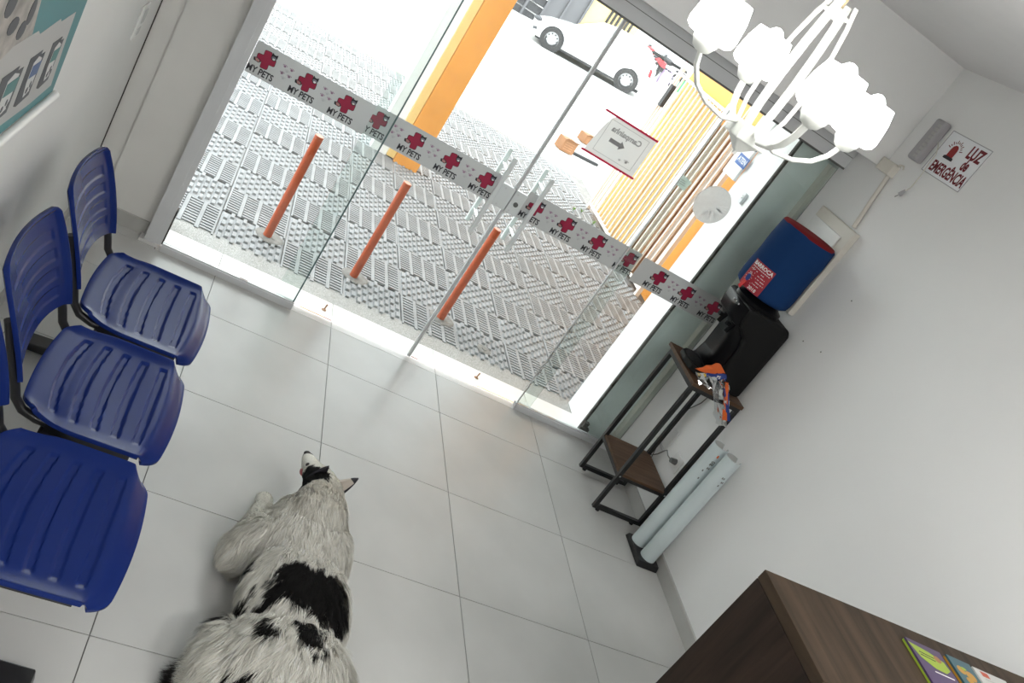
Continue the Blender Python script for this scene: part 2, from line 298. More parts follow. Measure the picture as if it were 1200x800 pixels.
# plain continuation of the pavement outside the view
tag(MB().box(-3.0, -1.92, .765, 6.62, -.02, 0).build('pavement_edge', 'paver'), 'plain grey pavement beyond the left pavers', 'pavement', kind='structure')
tag(MB().box(-30, 40, 6.62, 7.1, -.6, .006).build('kerb', 'street'), 'pale concrete kerb along the pavement', 'kerb', kind='structure')
def street_z(x, y):
    t_ = max(0, min(1, (y - 7.1) / 8)); t_ = t_ * t_ * (3 - 2 * t_)
    return -.051 * (min(y, 22.5) - 7.1) + .02 * max(0, y - 22.5) + .081 * (max(-4, min(x, 12)) - 2) * t_
sxs = [-40, -20, -10, -4, -2, 0, 2, 4, 6, 8, 10, 12, 16, 24, 40]; sys_ = [7.1 + .5 * k for k in range(17)] + [16, 18, 20, 22.5, 25, 30, 36, 45, 60]
tag(MB().add([(x, y, street_z(x, y)) for x in sxs for y in sys_], [(i * len(sys_) + j, (i + 1) * len(sys_) + j, (i + 1) * len(sys_) + j + 1, i * len(sys_) + j + 1) for i in range(len(sxs) - 1) for j in range(len(sys_) - 1)]).build('street', 'street', smooth=60), 'sunlit pale street beyond the pavement', 'street', kind='structure')
tag(MB().box(3.75, 40, -.5, 6.62, -.1, .0).box(-30, -3.0, .7, 6.62, -.1, 0).build('side_ground', 'street'), 'pale pavement on both sides of the shop', 'ground', kind='structure')

# bollards
for n, (x, y, h, lab) in enumerate(((.183, .997, .648, 'orange steel bollard outside the left fixed pane'), (.702, 1.004, .646, 'orange steel bollard outside the left door, middle of three'), (1.272, .997, .657, 'orange steel bollard behind the door seam, rightmost of three'))):
    t = thing('bollard', lab, 'bollard', (x, y, 0), 'orange bollards on the pavement')
    MB().cyl((x, y, 0), (x, y, h), .0235, n=20).build('post', 'bollard', t, smooth=40)
    MB().cyl((x, y, h), (x, y, h + .002), .0225, n=20).build('cap', 'bollt', t)
    MB().lathe([(.085, .006), (.075, .010), (.03, .012)], (x + .012, y + .012, 0), 14, capt=True).build('concrete_footing', 'conc', t)
# drain plate at right
tag(MB().lathe([(.05, .008), (.045, .011), (.018, .012), (.016, .016), (.0, .017)], (1.56, .86, 0), 14).build('pavement_cap', 'conc'), 'small round metal cap set in the pavement', 'cap')

# pillar
t = thing('pillar', 'orange pillar with a pale yellow side standing on the pavement', 'pillar', (1.11, 3.52, 0))
MB().prism([(1.01, 3.42), (1.22, 3.42), (1.235, 3.60), (1.0, 3.60)], 2, 0, 2.72).build('shaft', 'orange', t)
MB().box(.940, 1.004, 3.432, 3.60, 0.02, 2.72).build('yellow_side', 'yellow', t)  # paler yellow strip along the left of the shaft
MB().box(.80, .938, 3.46, 3.60, 0, 2.72).build('white_side', 'ext', t)

# orange wall, fence, boards
tag(MB().box(3.62, 3.85, .71, 5.42, 0, 5.5).build('boundary_wall', 'orange'), 'orange painted boundary wall behind the white fence', 'wall', kind='structure')
for (y0, y1, z1, m, lab) in ((4.22, 4.62, 1.72, 'creamw', 'cream yellow board leaning behind the fence, right of two'), (4.66, 5.10, 1.72, 'creamw', 'cream yellow board leaning behind the fence, left of two'), (4.10, 4.19, 1.60, 'brown', 'narrow brown board beside the cream boards'), (3.92, 4.06, 1.66, 'taupe', 'taupe board behind the fence'), (3.78, 3.89, 1.70, 'brown', 'brown board second from the orange wall'), (3.56, 3.74, 1.68, 'taupe', 'taupe board next to the bare orange wall')):
    tag(MB().box(3.575, 3.612, y0, y1, .012, z1).build('timber_board', m), lab, 'board', 'boards behind the fence')
t = thing('fence', 'white metal bar fence in front of the orange wall', 'fence', (3.5, 4.3, 0))
fy0, fy1 = 3.30, 5.40
MB().box(3.485, 3.515, fy0, fy1, 1.715, 1.74).build('top_rail', 'fence', t)
MB().box(3.485, 3.515, fy0, fy1, .06, .085).build('bottom_rail', 'fence', t)
bar = MB().box(-.009, .009, -.009, .009, .085, 1.715).mesh('bar', 'fence')
for i in range(20): child('bar', bar, t, (3.5, fy0 + .05 + i * .105, 0))
for yy in (fy0, 4.0, 5.40): MB().box(3.48, 3.52, yy - .02, yy + .02, 0.012, 1.80).build('post', 'fence', t)
MB().box(3.47, 3.53, 5.30, 5.38, 1.35, 1.60).build('lock_box', 'dk', t)
# weeds
for x, y, lab in ((3.20, 4.98, 'small green weed on the pavement, left of three'), (3.33, 5.08, 'small green weed on the pavement, middle of three'), (3.43, 4.86, 'small green weed at the foot of the fence, right of three')):
    wd = MB()
    for q in range(7):
        a = random.random() * 2 * PI; h = .025 + random.random() * .03; r = .02 + random.random() * .02
        p = Vector((x, y, .003)); e = p + Vector((math.cos(a) * r, math.sin(a) * r, h)); s_ = Vector((-math.sin(a), math.cos(a), 0)) * .006
        mm = (p + e) / 2 + Vector((0, 0, .010)); wd.add([p, mm + s_, e, mm - s_], [(0, 1, 2, 3)])
    tag(wd.build('weed', 'green'), lab, 'weed', 'weeds by the fence')
# cardboard
def carton(cx, cy, cz, w, d, h, rz, lab):
    t = thing('cardboard_box', lab, 'box', (cx, cy, cz)); t.rotation_euler[2] = rz; ORG[t.name] = (0, 0, 0)
    MB().box(-w / 2, w / 2, -d / 2, d / 2, 0, h).build('body', 'card', t)
    MB().add([(-w / 2, -d / 2, h), (w / 2, -d / 2, h), (w / 2, -d / 2 - .06, h + .03), (-w / 2, -d / 2 - .06, h + .03)], [(0, 1, 2, 3), (3, 2, 1, 0)]).build('flap', 'card', t)
    for k in range(4): MB().box(-w / 2 + .03, w / 2 - .05, -d / 2 - .002, -d / 2, h * (.2 + k * .19), h * (.27 + k * .19)).build('print_line', 'brown', t)
carton(3.74, 7.87, street_z(3.74, 7.87) + .012, .23, .18, .17, .3, 'open brown cardboard box lying in the street')
carton(4.62, 9.62, street_z(4.62, 9.62) + .012, .30, .2, .14, .35, 'low flat cardboard box behind the open one')
tag(MB().box(-.27, .27, -.03, .03, 0, .035).build('dark_plank', 'dk', loc=(0, 0, 0)), 'dark plank lying beside the cardboard box', 'plank').location = (4.16, 8.12, street_z(4.16, 8.12) + .008)
bpy.data.objects['dark_plank'].rotation_euler[2] = .32

# ================================================================== SHOPFRONT
YF, YD, GT = 0.370, 0.398, 0.008     # fixed panes, door leaves, thickness
# logo unit (local: x right, y up, facing -Y later)
def rcross(s, w, n=5):
    pts = []; a, b = s, w; r = w * .45
    def corner(cx, cy, a0):
        for i in range(n + 1): t = a0 + (PI / 2) * i / n; pts.append((cx + r * math.cos(t), cy + r * math.sin(t)))
    # four arms, outer corners rounded
    for k in range(4):
        c, s_ = math.cos(k * PI / 2), math.sin(k * PI / 2); st_ = len(pts)
        loc = []
        for (cx, cy, a0) in ((a - r, -b + r, -PI / 2), (a - r, b - r, 0)):
            for i in range(n + 1): t = a0 + (PI / 2) * i / n; loc.append((cx + r * math.cos(t), cy + r * math.sin(t)))
        loc.append((b, b))
        pts += [(c * x - s_ * y, s_ * x + c * y) for x, y in loc]
    return pts
def rot2(pts, a, dx=0, dy=0): return [(math.cos(a) * x - math.sin(a) * y + dx, math.sin(a) * x + math.cos(a) * y + dy) for x, y in pts]
def disc(cx, cy, rx, ry=None, n=12): ry = ry or rx; return [(cx + rx * math.cos(2 * PI * i / n), cy + ry * math.sin(2 * PI * i / n)) for i in range(n)]
def flat(mb, pts, y, mi=0):
    # polygon in x,z facing -Y at depth y, a little thick
    return mb.prism([(x, z) for x, z in pts], 1, y, y + .0004, mi)
lg = MB(); tl = .10
flat(lg, rot2(rcross(.0405, .0165), tl), -.0006, 1); flat(lg, rot2(rcross(.0385, .0150), tl), -.0011, 0)
flat(lg, [(.012, .030), (.014, .043), (.021, .037), (.029, .037), (.037, .042), (.038, .027), (.033, .012), (.022, .010), (.013, .018)], -.0016, 1)
flat(lg, disc(.025, .023, .010, .007), -.0021, 2); flat(lg, disc(.026, .018, .006, .004), -.0026, 3)
flat(lg, [(-.050, -.012), (-.036, -.007), (-.022, -.010), (-.016, -.020), (-.024, -.026), (-.046, -.024)], -.0016, 1)
flat(lg, [(-.043, -.012), (-.034, -.010), (-.023, -.014), (-.021, -.022), (-.036, -.023)], -.0021, 4)
logo_me = lg.mesh('cross_logo', ['red', 'ink', 'catg', 'white', 'dogb'])
pw = MB()
def paw(mb, cx, cy, s, mi):
    flat(mb, disc(cx, cy - .15 * s, .42 * s, .34 * s, 10), -.0006, mi)
    for a in (-.62, -.22, .22, .62): flat(mb, disc(cx + a * s, cy + (.38 - abs(a) * .35) * s, .14 * s, .19 * s, 8), -.0006, mi)
for (cx, cy, mi) in ((.078, .022, 0), (.110, .020, 0), (.078, -.010, 0), (.111, -.010, 0), (.094, .006, 1), (.091, -.028, 1)): paw(pw, cx, cy, .0135, mi)
paw_me = pw.mesh('paw_prints', ['pink', 'pawg'])
tm = text_mesh('MY PETS', .040, 'ink', bold=.0011, ext=.0003, sx=.78)
txt_me = map_mesh(tm, lambda c: Vector((c.x, -c.z - .0006, c.y)))
def band(parent, x0, x1, yy, logos):
    b = MB().add([(x0, yy - .0010, .943), (x1, yy - .0010, .943), (x1, yy - .0010, 1.089), (x0, yy - .0010, 1.089)], [(0, 1, 2, 3)]).build('printed_band', 'band', parent); b['label'] = 'grey band printed with red crosses and paws'
    for cx, full in logos:
        child('cross_logo', logo_me, b, (cx, yy - .0012, 1.029))
        child('lettering', txt_me, b, (cx - .002, yy - .0012, .968))
        if full and cx + .12 < x1: child('paw_prints', paw_me, b, (cx, yy - .0012, 1.024))
def pane(parent, x0, x1, z0, z1, yy):
    MB().box(x0, x1, yy, yy + GT, z0, z1).build('glass_pane', 'glass', parent)
ZT = 1.965
# left fixed pane
t = thing('window_1', 'fixed glass pane at the left of the shopfront', 'window', (.05, YF, 0), kind='structure')
pane(t, -.272, .383, .030, ZT, YF); band(t, -.272, .280, YF - .0002, ((-.212, 1), (-.025, 1), (.160, 1)))
MB().box(.377, .3836, YF - .0005, YF + GT + .0005, .03, ZT).build('glass_edge', 'gedge', t)
tr = MB().box(-.27, .385, .349, .392, 0, .026).box(-.27, .385, .349, .354, .026, .031).box(-.27, .385, .362, .3675, .026, .034).box(-.27, .385, .381, .392, .026, .031).build('floor_track', 'alu', t)
# right fixed pane
t = thing('window_2', 'fixed glass pane at the right of the shopfront', 'window', (2.03, YF, 0), kind='structure')
pane(t, 1.697, 2.372, .030, ZT, YF); band(t, 1.80, 2.372, YF - .0002, ((1.937, 1), (2.123, 1), (2.308, 0)))
MB().box(1.692, 1.700, YF - .002, YF + GT + .002, .03, ZT).build('chrome_edge', 'chrome', t)
MB().box(1.690, 2.372, .349, .392, 0, .026).box(1.69, 2.372, .349, .354, .026, .031).box(1.69, 2.372, .362, .3675, .026, .034).box(1.69, 2.372, .381, .392, .026, .031).build('floor_track', 'alu', t)
# doors
def pull(parent, x):
    h = MB().box(x - .011, x + .011, YD - .080, YD - .060, .785, 1.205).box(x - .011, x + .011, YD + .070, YD + .090, .785, 1.205).build('pull_handle', 'hand', parent, bevel=.004)
    for z in (.86, 1.13): MB().cyl((x, YD - .06, z), (x, YD + .07, z), .008, n=10).build('standoff', 'chrome', h, smooth=40)
t = thing('door_1', 'left sliding glass door leaf with white pull handle', 'door', (.66, YD, 0), kind='structure')
pane(t, .284, 1.033, .008, ZT, YD); band(t, .284, .962, YD - .0002, ((.3185, 1), (.508, 1), (.698, 1), (.888, 1)))
MB().box(1.028, 1.036, YD - .004, YD + GT + .004, .006, ZT).build('meeting_strip', 'alu', t); pull(t, .935)
pl = MB().box(.962, 1.0335, YD - .022, YD - .0005, .945, 1.065).build('lock_plate', 'hand', t, bevel=.003)
for z in (.96, 1.048): MB().cyl((.985, YD - .0245, z), (.985, YD - .022, z), .005, n=10).build('screw', 'alu', pl)
t = thing('door_2', 'right sliding glass door leaf with lock and pull handle', 'door', (1.42, YD, 0), kind='structure')
pane(t, 1.041, 1.794, .008, ZT, YD); band(t, 1.105, 1.794, YD - .0002, ((1.172, 1), (1.358, 1), (1.549, 1), (1.747, 0)))
MB().box(1.038, 1.046, YD - .004, YD + GT + .004, .006, ZT).build('meeting_strip', 'alu', t); pull(t, 1.142)
pl = MB().box(1.0385, 1.103, YD - .022, YD - .0005, .945, 1.065).build('lock_plate', 'hand', t, bevel=.003)
for z in (.96, 1.048): MB().cyl((1.055, YD - .0245, z), (1.055, YD - .022, z), .005, n=10).build('screw', 'alu', pl)
MB().cyl((1.07, YD - .028, 1.0), (1.07, YD - .022, 1.0), .012, n=14).build('key_cylinder', 'alud', pl)
# header and left jamb
t = thing('shopfront_header', 'grey aluminium header rail above the glass doors', 'header', (1.0, .36, ZT), kind='structure')
MB().box(-.36, XR - .001, .335, .43, 1.962, 1.972).build('underside', 'alud', t)
MB().box(-.36, XR - .001, .330, .43, 1.972, 2.028).build('lower_rail', 'alu', t)
MB().box(-.36, XR - .001, .334, .43, 2.028, 2.031).build('seam', 'alud', t)
MB().box(-.36, XR - .001, .326, .43, 2.031, 2.0655).build('upper_rail', 'alu', t)
t = thing('shopfront_jamb', 'grey aluminium jamb at the left end of the glass', 'frame', (-.31, .39, 0), kind='structure')
MB().box(-.352, -.300, .372, .436, .012, 1.962).build('frame_profile', 'alu', t)
MB().box(-.300, -.275, .380, .436, .012, 1.962).build('inner_lip', 'alu', t)
MB().box(-.372, -.285, .362, .436, 0, .012).build('jamb_foot', 'sill', t)
MB().box(-.275, -.268, .395, .440, .012, .20).build('gap_filler', 'dirt', t)
# door guides on the sill
for x, yy, lab in ((.552, .490, 'small brown floor pin on the sill behind the left door'), (1.47, .503, 'small brown floor pin on the sill behind the right door')):
    t = thing('door_pin', lab, 'floor pin', (x, yy, 0), 'floor pins on the sill')
    MB().lathe([(.013, 0), (.013, .003), (.006, .006)], (x, yy, 0), 12, capt=True).build('base', 'brown', t)
    MB().cyl((x, yy, .004), (x + .004, yy, .036), .0045, n=8).build('pin', 'brown', t)

# sign hanging on the glass
t = thing('bell_sign', 'paper doorbell sign with red tape on the right door', 'sign', (1.35, YD - .002, 1.38))
sg = MB(); ed = [(1.497, 1.389), (1.497, 1.597), (1.262, 1.597), (1.245, 1.585), (1.232, 1.55), (1.222, 1.50), (1.214, 1.44), (1.207, 1.389)]
sg.add([(x, YD - .0020, z) for x, z in ed], [tuple(range(len(ed)))]).build('paper', 'cpaper', t)
MB().box(1.192, 1.503, YD - .0035, YD - .0005, 1.592, 1.602).build('red_tape', 'tape', t)
MB().box(1.196, 1.508, YD - .0035, YD - .0005, 1.384, 1.394).build('red_tape', 'tape', t)
fr = MB()
for a in ((1.245, 1.468, 1.575, 1.5765), (1.245, 1.468, 1.412, 1.4135), (1.245, 1.2465, 1.412, 1.5765), (1.4665, 1.468, 1.412, 1.5765)): fr.box(a[0], a[1], YD - .0033, YD - .0025, a[2], a[3])
fr.build('border', 'cink', t)
cm = map_mesh(text_mesh('Campainha', .038, 'cink', bold=.0010, ext=.0003), lambda c: Vector((-c.x, -c.z, c.y)))
child('lettering', cm, t, (1.356, YD - .0030, 1.541))
flat(MB(), [(1.290, 1.480), (1.290, 1.500), (1.350, 1.500), (1.350, 1.512), (1.378, 1.490), (1.350, 1.468), (1.350, 1.480)], YD - .0033).build('arrow', 'cink', t)
pp = MB(); paw(pp, 0, 0, .018, 0); paw(pp, -.035, -.008, .010, 0); child('paw_print', pp.mesh('paw_print', 'cink'), t, (1.425, YD - .0026, 1.440))
# small label and frosted disc
t = thing('glass_label', 'small pale green label stuck on the right door', 'label', (1.735, YD - .002, 1.46))
MB().add([(1.695, YD - .002, 1.478), (1.766, YD - .002, 1.464), (1.778, YD - .002, 1.519), (1.715, YD - .002, 1.531)], [(0, 1, 2, 3)]).build('paper', 'lab_g', t)
for k in range(3): MB().box(1.712, 1.756 - .006 * k, YD - .0031, YD - .0025, 1.486 + k * .010, 1.489 + k * .010).build('print_line', 'cink', t)
t = thing('frosted_disc', 'round frosted disc on the right fixed pane', 'disc', (1.925, YF - .004, 1.48))
MB().add([(x, YF - .0070, z) for x, z in disc(1.925, 1.484, .098, .098, 40)], [tuple(range(40))]).build('disc', 'frost', t)
MB().lathe([(.098, 0), (.098, .006)], (0, 0, 0), 40).build('rim_tmp', 'frost', t)
_o = bpy.data.objects['rim_tmp']; _o.name = 'rim'; _o.rotation_euler[0] = PI / 2; _o.location = (0, -.003 + .006, 1.484 - 1.48); ORG['rim'] = (0, 0, 0)
for _v in _o.data.vertices: _v.co += Vector(ORG[t.name])
br = MB()
for k in range(46):
    a = random.uniform(-1.9, .55); r0 = random.uniform(.02, .055); r1 = random.uniform(.075, .095); w = .0011
    p0 = (1.925 + r0 * math.cos(a), 1.484 + r0 * math.sin(a)); a2 = a + random.uniform(-.12, .12); p1 = (1.925 + r1 * math.cos(a2), 1.484 + r1 * math.sin(a2)); nx, nz = -math.sin(a) * w, math.cos(a) * w
    br.add([(p0[0] + nx, YF - .0082, p0[1] + nz), (p0[0] - nx, YF - .0082, p0[1] - nz), (p1[0] - nx * .4, YF - .0082, p1[1] - nz * .4), (p1[0] + nx * .4, YF - .0082, p1[1] + nz * .4)], [(0, 1, 2, 3)])
br.build('frost_pattern', 'frostw', t)
t = thing('door_bell', 'grey doorbell box on the white outside return', 'doorbell', (2.148, .53, 1.53))
MB().box(2.128, 2.148, .512, .548, 1.54, 1.60).build('case', 'alu', t, bevel=.004); MB().cyl((2.122, .53, 1.575), (2.128, .53, 1.575), .009, n=12).build('button', 'white', t)
t = thing('notice_board', 'white notice with blue plate on the outside return', 'sign', (2.142, .72, 1.6))
MB().box(2.128, 2.146, .712, .87, 1.60, 2.02).build('board', 'ext', t)
pt = MB().box(2.1255, 2.128, .69, .815, 1.675, 1.735).build('blue_plate', 'sblue', t)
me = map_mesh(text_mesh('ATEN', .042, 'paper', bold=.0008, ext=.0003), lambda c: Vector((-c.z, -c.x, c.y))); child('lettering', me, pt, (2.1250, .752, 1.705))
me = map_mesh(text_mesh('de', .05, 'ink', bold=.001, ext=.0003), lambda c: Vector((-c.z, -c.x, c.y))); child('lettering', me, t, (2.1275, .715, 1.80))

# ================================================================== CHAIRS (beam seating)
t = thing('beam_seating', 'row of blue plastic seats on a black beam frame', 'bench', (-.28, -1.33, 0))
def grid_mesh(name, fn, nu, nv, m, thick, smooth=60):
    b = MB(); vs = [fn(i / nu, -1 + 2 * j / nv) for i in range(nu + 1) for j in range(nv + 1)]
    fs = [(i * (nv + 1) + j, i * (nv + 1) + j + 1, (i + 1) * (nv + 1) + j + 1, (i + 1) * (nv + 1) + j) for i in range(nu) for j in range(nv)]
    b.add(vs, fs); return b.mesh(name, m, smooth)
def sst(a, b, x): t_ = max(0, min(1, (x - a) / (b - a))); return t_ * t_ * (3 - 2 * t_)
def seat_fn(u, v):
    hw = .2375 * (1 - .13 * (1 - sst(0, .45, u)) ** 1.5) * (1 - .05 * sst(.80, 1, u) ** 2)
    y = hw * v; x = -.392 + .360 * u
    x += .020 * (1 - v * v) * sst(.5, 1, u) - .016 * (1 - v * v) * (1 - sst(0, .5, u))
    cr = max(0, abs(v) - .78) / .22
    if u < .12: x += .030 * cr ** 2 * (1 - u / .12)
    if u > .86: x -= .034 * cr ** 2 * (u - .86) / .14
    z = .432 + .014 * (1 - sst(0, .25, u)) - .030 * sst(.80, 1, u) ** 2 - .008 * sst(.2, .6, u) * (1 - sst(.6, .95, u)) * (1 - v * v)
    z += .006 * cr ** 2
    # five curved recessed slots
    for k in range(5):
        xc = .20 + .145 * k - .055 * (1 - v * v) * (1.0 - k * .12) + .03
        w = .030
        g = (1 - sst(w * .75, w, abs(u - xc))) * (1 - sst(.76, .79, abs(v + .02)))
        z -= .0042 * g
    return (x, y, z)
seat_me = grid_mesh('seat', seat_fn, 110, 70, 'blue', .012)
def back_fn(u, v):
    cr = max(0, abs(v) - .84) / .16
    z0 = .508 + .026 * (1 - v * v); z1 = .800 - .004 * v * v - .018 * cr ** 2
    z = z0 + (z1 - z0) * u; hw = .207 * (1 + .035 * math.sin(PI * u)) * (1 - .03 * sst(.75, 1, u) ** 2); y = hw * v
    h = (z - .5) / .3
    x = -.412 - .126 * h ** 1.1 - .022 * (1 - v * v) + .004 * math.sin(PI * u)
    rim = max(sst(.86, .97, abs(v)), sst(.93, .985, u)); x += .008 * rim
    for k in range(4):
        uc = .16 + .19 * k; g = (1 - sst(.045, .06, abs(u - uc - .03 * (1 - v * v)))) * (1 - sst(.70, .73, abs(v))); x -= .0022 * g
    return (x, y, z)
back_me = grid_mesh('backrest', back_fn, 90, 60, 'blue', .012)
sup = MB().tube([(-.08, 0, .402), (-.30, 0, .402), (-.345, 0, .404), (-.385, 0, .418), (-.410, 0, .448), (-.424, 0, .490), (-.440, 0, .53), (-.488, 0, .66)], .0125, 12)
sup_me = sup.mesh('support_tube', 'black', 60)
for yc in (-.825, -1.330, -1.838):
    for nm, me, th in (('seat', seat_me, -.012), ('backrest', back_me, .013)):
        o = child(nm, me, t, (0, yc, 0)); s_ = o.modifiers.new('solid', 'SOLIDIFY'); s_.thickness = .012; s_.offset = -1 if nm == 'seat' else 1
        bv = o.modifiers.new('bevel', 'BEVEL'); bv.width = .003; bv.segments = 2; bv.limit_method = 'ANGLE'; bv.angle_limit = math.radians(50)
    for dy in (-.195, .195): child('support_tube', sup_me, t, (0, yc + dy, 0))
    MB().box(-.32, -.10, yc - .21, yc - .18, .385, .418).build('seat_bracket', 'black', t)
    MB().box(-.32, -.10, yc + .18, yc + .21, .385, .418).build('seat_bracket', 'black', t)
MB().box(-.330, -.270, -2.06, -.60, .335, .385).build('beam', 'black', t, bevel=.004)
for yy in (-.70, -1.99):
    MB().box(-.325, -.275, yy - .03, yy + .03, .045, .335).build('leg', 'black', t, bevel=.003)
    MB().prism([(-.555, .012), (-.545, .040), (-.33, .055), (-.27, .055), (-.095, .046), (-.088, .012)], 1, yy - .034, yy + .034).build('foot_bar', 'black', t, bevel=.004)
    for xx in (-.535, -.11): MB().cyl((xx, yy, 0), (xx, yy, .012), .016, n=12).build('foot_glide', 'rubber', t)

# ================================================================== POSTER + SWITCH ON LEFT WALL
XP = XL
t = thing('pet_poster', 'teal pet product poster hanging on the left wall', 'poster', (XP, -1.36, 1.0))
def wp(name, pts, x, m, dep=.0006): return MB().prism(pts, 0, XP + x, XP + x + dep).build(name, m, t)
wp('sheet', [(-1.74, 1.04), (-1.0, 1.028), (-1.0, 1.95), (-1.74, 1.95)], .001, 'teal', .002)
wp('torn_paper', [(-1.74, 1.07), (-1.403, 1.066), (-1.212, 1.058), (-1.05, 1.062), (-1.075, 1.20), (-1.083, 1.283), (-1.20, 1.281), (-1.215, 1.292), (-1.36, 1.285), (-1.38, 1.298), (-1.546, 1.30), (-1.74, 1.295)], .003, 'pgrey')
wp('dog_photo', [(-1.74, 1.30), (-1.60, 1.286), (-1.546, 1.30), (-1.43, 1.302), (-1.457, 1.386), (-1.48, 1.46), (-1.74, 1.52)], .0038, 'pfur')
for (a, b, rx, rz) in ((-1.53, 1.335, .025, .022), (-1.50, 1.37, .02, .03), (-1.60, 1.36, .03, .02), (-1.66, 1.42, .03, .03)): wp('fur_patch', disc(a, b, rx, rz, 12), .0046, 'pdark')
for (y0, y1, m) in ((-1.205, -1.108, 'pgreen'), (-1.365, -1.252, 'pblue'), (-1.54, -1.40, 'pgreen')):
    w = y1 - y0
    wp('pack', [(y0, 1.225), (y0 + w * .75, 1.226), (y0 + w * .72, 1.215), (y1, 1.214), (y1 - .01, 1.10), (y0 + .02, 1.093), (y0, 1.10)], .0038, 'pdark')
    wp('pack_white', [(y0 + w * .36, 1.203), (y0 + w * .60, 1.214), (y0 + w * .86, 1.203), (y0 + w * .82, 1.116), (y0 + w * .46, 1.108), (y0 + w * .34, 1.15)], .0044, 'pwhite')
    wp('pack_label', [(y0 + w * .38, 1.195), (y0 + w * .92, 1.195), (y0 + w * .88, 1.160), (y0 + w * .36, 1.162)], .0050, m)
    for k in range(3): wp('spot', disc(y0 + w * (.55 + .13 * k), 1.125 + .012 * (k % 2), .007, .009, 9), .0050, 'pdark')
    wp('dog_drawing', disc(y0 + w * .66, 1.134, .020, .014, 12), .0047, 'pwhite')
MB().cyl((XP + .010, -1.75, 1.022), (XP + .010, -.985, 1.018), .0105, n=14).build('bottom_rod', 'white', t, smooth=40)
t = thing('light_switch', 'white light switch plate on the left wall', 'switch', (XP, .08, .94))
MB().box(XP, XP + .009, .00, .115, .940, 1.075).build('plate', 'white', t, bevel=.004)
MB().box(XP + .009, XP + .013, .035, .08, 1.005, 1.060).build('rocker', 'pwhite', t, bevel=.002)
MB().box(XP + .009, XP + .0115, .035, .08, .955, .985).build('socket_face', 'pwhite', t, bevel=.002)

# ================================================================== TABLE WITH DISPENSER
t = thing('side_table', 'black metal shelf table with brown wood shelves', 'table', (2.2, -.09, 0))
tx0, tx1, ty0, ty1 = 2.052, 2.358, -.285, .055
lw = .022
for x in (tx0, tx1 - lw):
    for y_ in (ty0, ty1 - lw): MB().box(x, x + lw, y_, y_ + lw, .012, .832).build('leg', 'black', t, bevel=.002)
for y_ in (ty0, ty1 - lw):
    MB().box(tx0 + lw, tx1 - lw, y_, y_ + lw, .012, .034).build('bottom_rail', 'black', t)
    MB().box(tx0 + lw, tx1 - lw, y_, y_ + lw, .810, .832).build('top_rail', 'black', t)
    MB().box(tx0 + lw, tx1 - lw, y_, y_ + lw, .222, .238).build('shelf_rail', 'black', t)
for x in (tx0, tx1 - lw):
    MB().box(x, x + lw, ty0 + lw, ty1 - lw, .222, .238).build('shelf_rail', 'black', t)
    MB().box(x, x + lw, ty0 + lw, ty1 - lw, .810, .832).build('top_rail', 'black', t)
for x in (tx0 + .04, tx1 - .05):
    for y_ in (ty0 + .011, ty1 - .011): MB().cyl((x, y_, 0), (x, y_, .012), .011, n=10).build('foot_glide', 'rubber', t)
MB().box(tx0 + .004, tx1 - .004, ty0 + .004, ty1 - .004, .238, .252).build('lower_shelf', 'shelfw', t)
MB().box(tx0 - .004, tx1 + .004, ty0 - .004, ty1 + .03, .832, .850).build('tabletop', 'shelfw', t, bevel=.001)
for x in (tx0 + .011, tx1 - .011): MB().cyl((x, ty0 - .003, .236), (x, ty0, .236), .005, n=8).build('screw', 'chrome', t)

# water dispenser
t = thing('water_dispenser', 'black water dispenser standing on the wood-topped table', 'dispenser', (2.2, -.08, .85))
dy0, dy1 = -.232, .048
prof = [(2.135, .852), (2.338, .852), (2.345, .87), (2.345, 1.235), (2.328, 1.262), (2.105, 1.270), (2.088, 1.258), (2.086, 1.215), (2.098, 1.165), (2.150, 1.125), (2.170, 1.06), (2.172, .95), (2.160, .885)]
MB().prism(prof, 1, dy0, dy1).build('body', 'matteb', t, bevel=.014, seg=3)
fp = MB(); n = 12; vs = []
for (x, z) in ((2.0835, 1.255), (2.0815, 1.215), (2.0935, 1.165), (2.146, 1.123), (2.166, 1.06), (2.168, .95), (2.156, .89)): vs += [(x, dy0 + .022, z), (x, dy1 - .022, z)]
fp.add(vs, [(2 * i, 2 * i + 1, 2 * i + 3, 2 * i + 2) for i in range(6)]); o = fp.build('front_panel', 'gloss', t, smooth=60); q = o.modifiers.new('s', 'SOLIDIFY'); q.thickness = .004
cyc = (dy0 + dy1) / 2
hl = [(2.150, -.118), (2.095, -.110), (2.062, -.075), (2.050, 0), (2.062, .075), (2.095, .110), (2.150, .118)]
o = MB().prism([(x, cyc + y_) for x, y_ in hl], 2, .852, .884).build('drip_tray', 'matteb', t, bevel=.008, seg=3)
MB().prism([(2.15, cyc - .095), (2.10, cyc - .09), (2.073, cyc - .06), (2.064, cyc), (2.073, cyc + .06), (2.10, cyc + .09), (2.15, cyc + .095)], 2, .884, .887).build('tray_grille', 'gloss', o)
MB().cyl((2.152, dy0 + .03, .8895), (2.085, dy0 + .028, .8895), .0035, n=8).build('trim_line', 'chrome', o)
for y_ in (cyc - .05, cyc + .05):
    o = MB().cyl((2.115, y_, 1.150), (2.105, y_, 1.095), .014, .011, n=12).build('tap', 'gloss', t, smooth=40)
    MB().box(2.078, 2.10, y_ - .012, y_ + .012, 1.125, 1.145).build('tap_lever', 'gloss', o, bevel=.003)
for k in range(3): MB().cyl((2.0815, cyc - .03 + k * .03, 1.235), (2.079, cyc - .03 + k * .03, 1.235), .004, n=8).build('indicator', 'alu', t)
MB().lathe([(.118, 0), (.118, .018), (.10, .030), (.09, .042)], (2.190, cyc + .01, 1.266), 28, capt=True).build('collar', 'gloss', t, smooth=40)

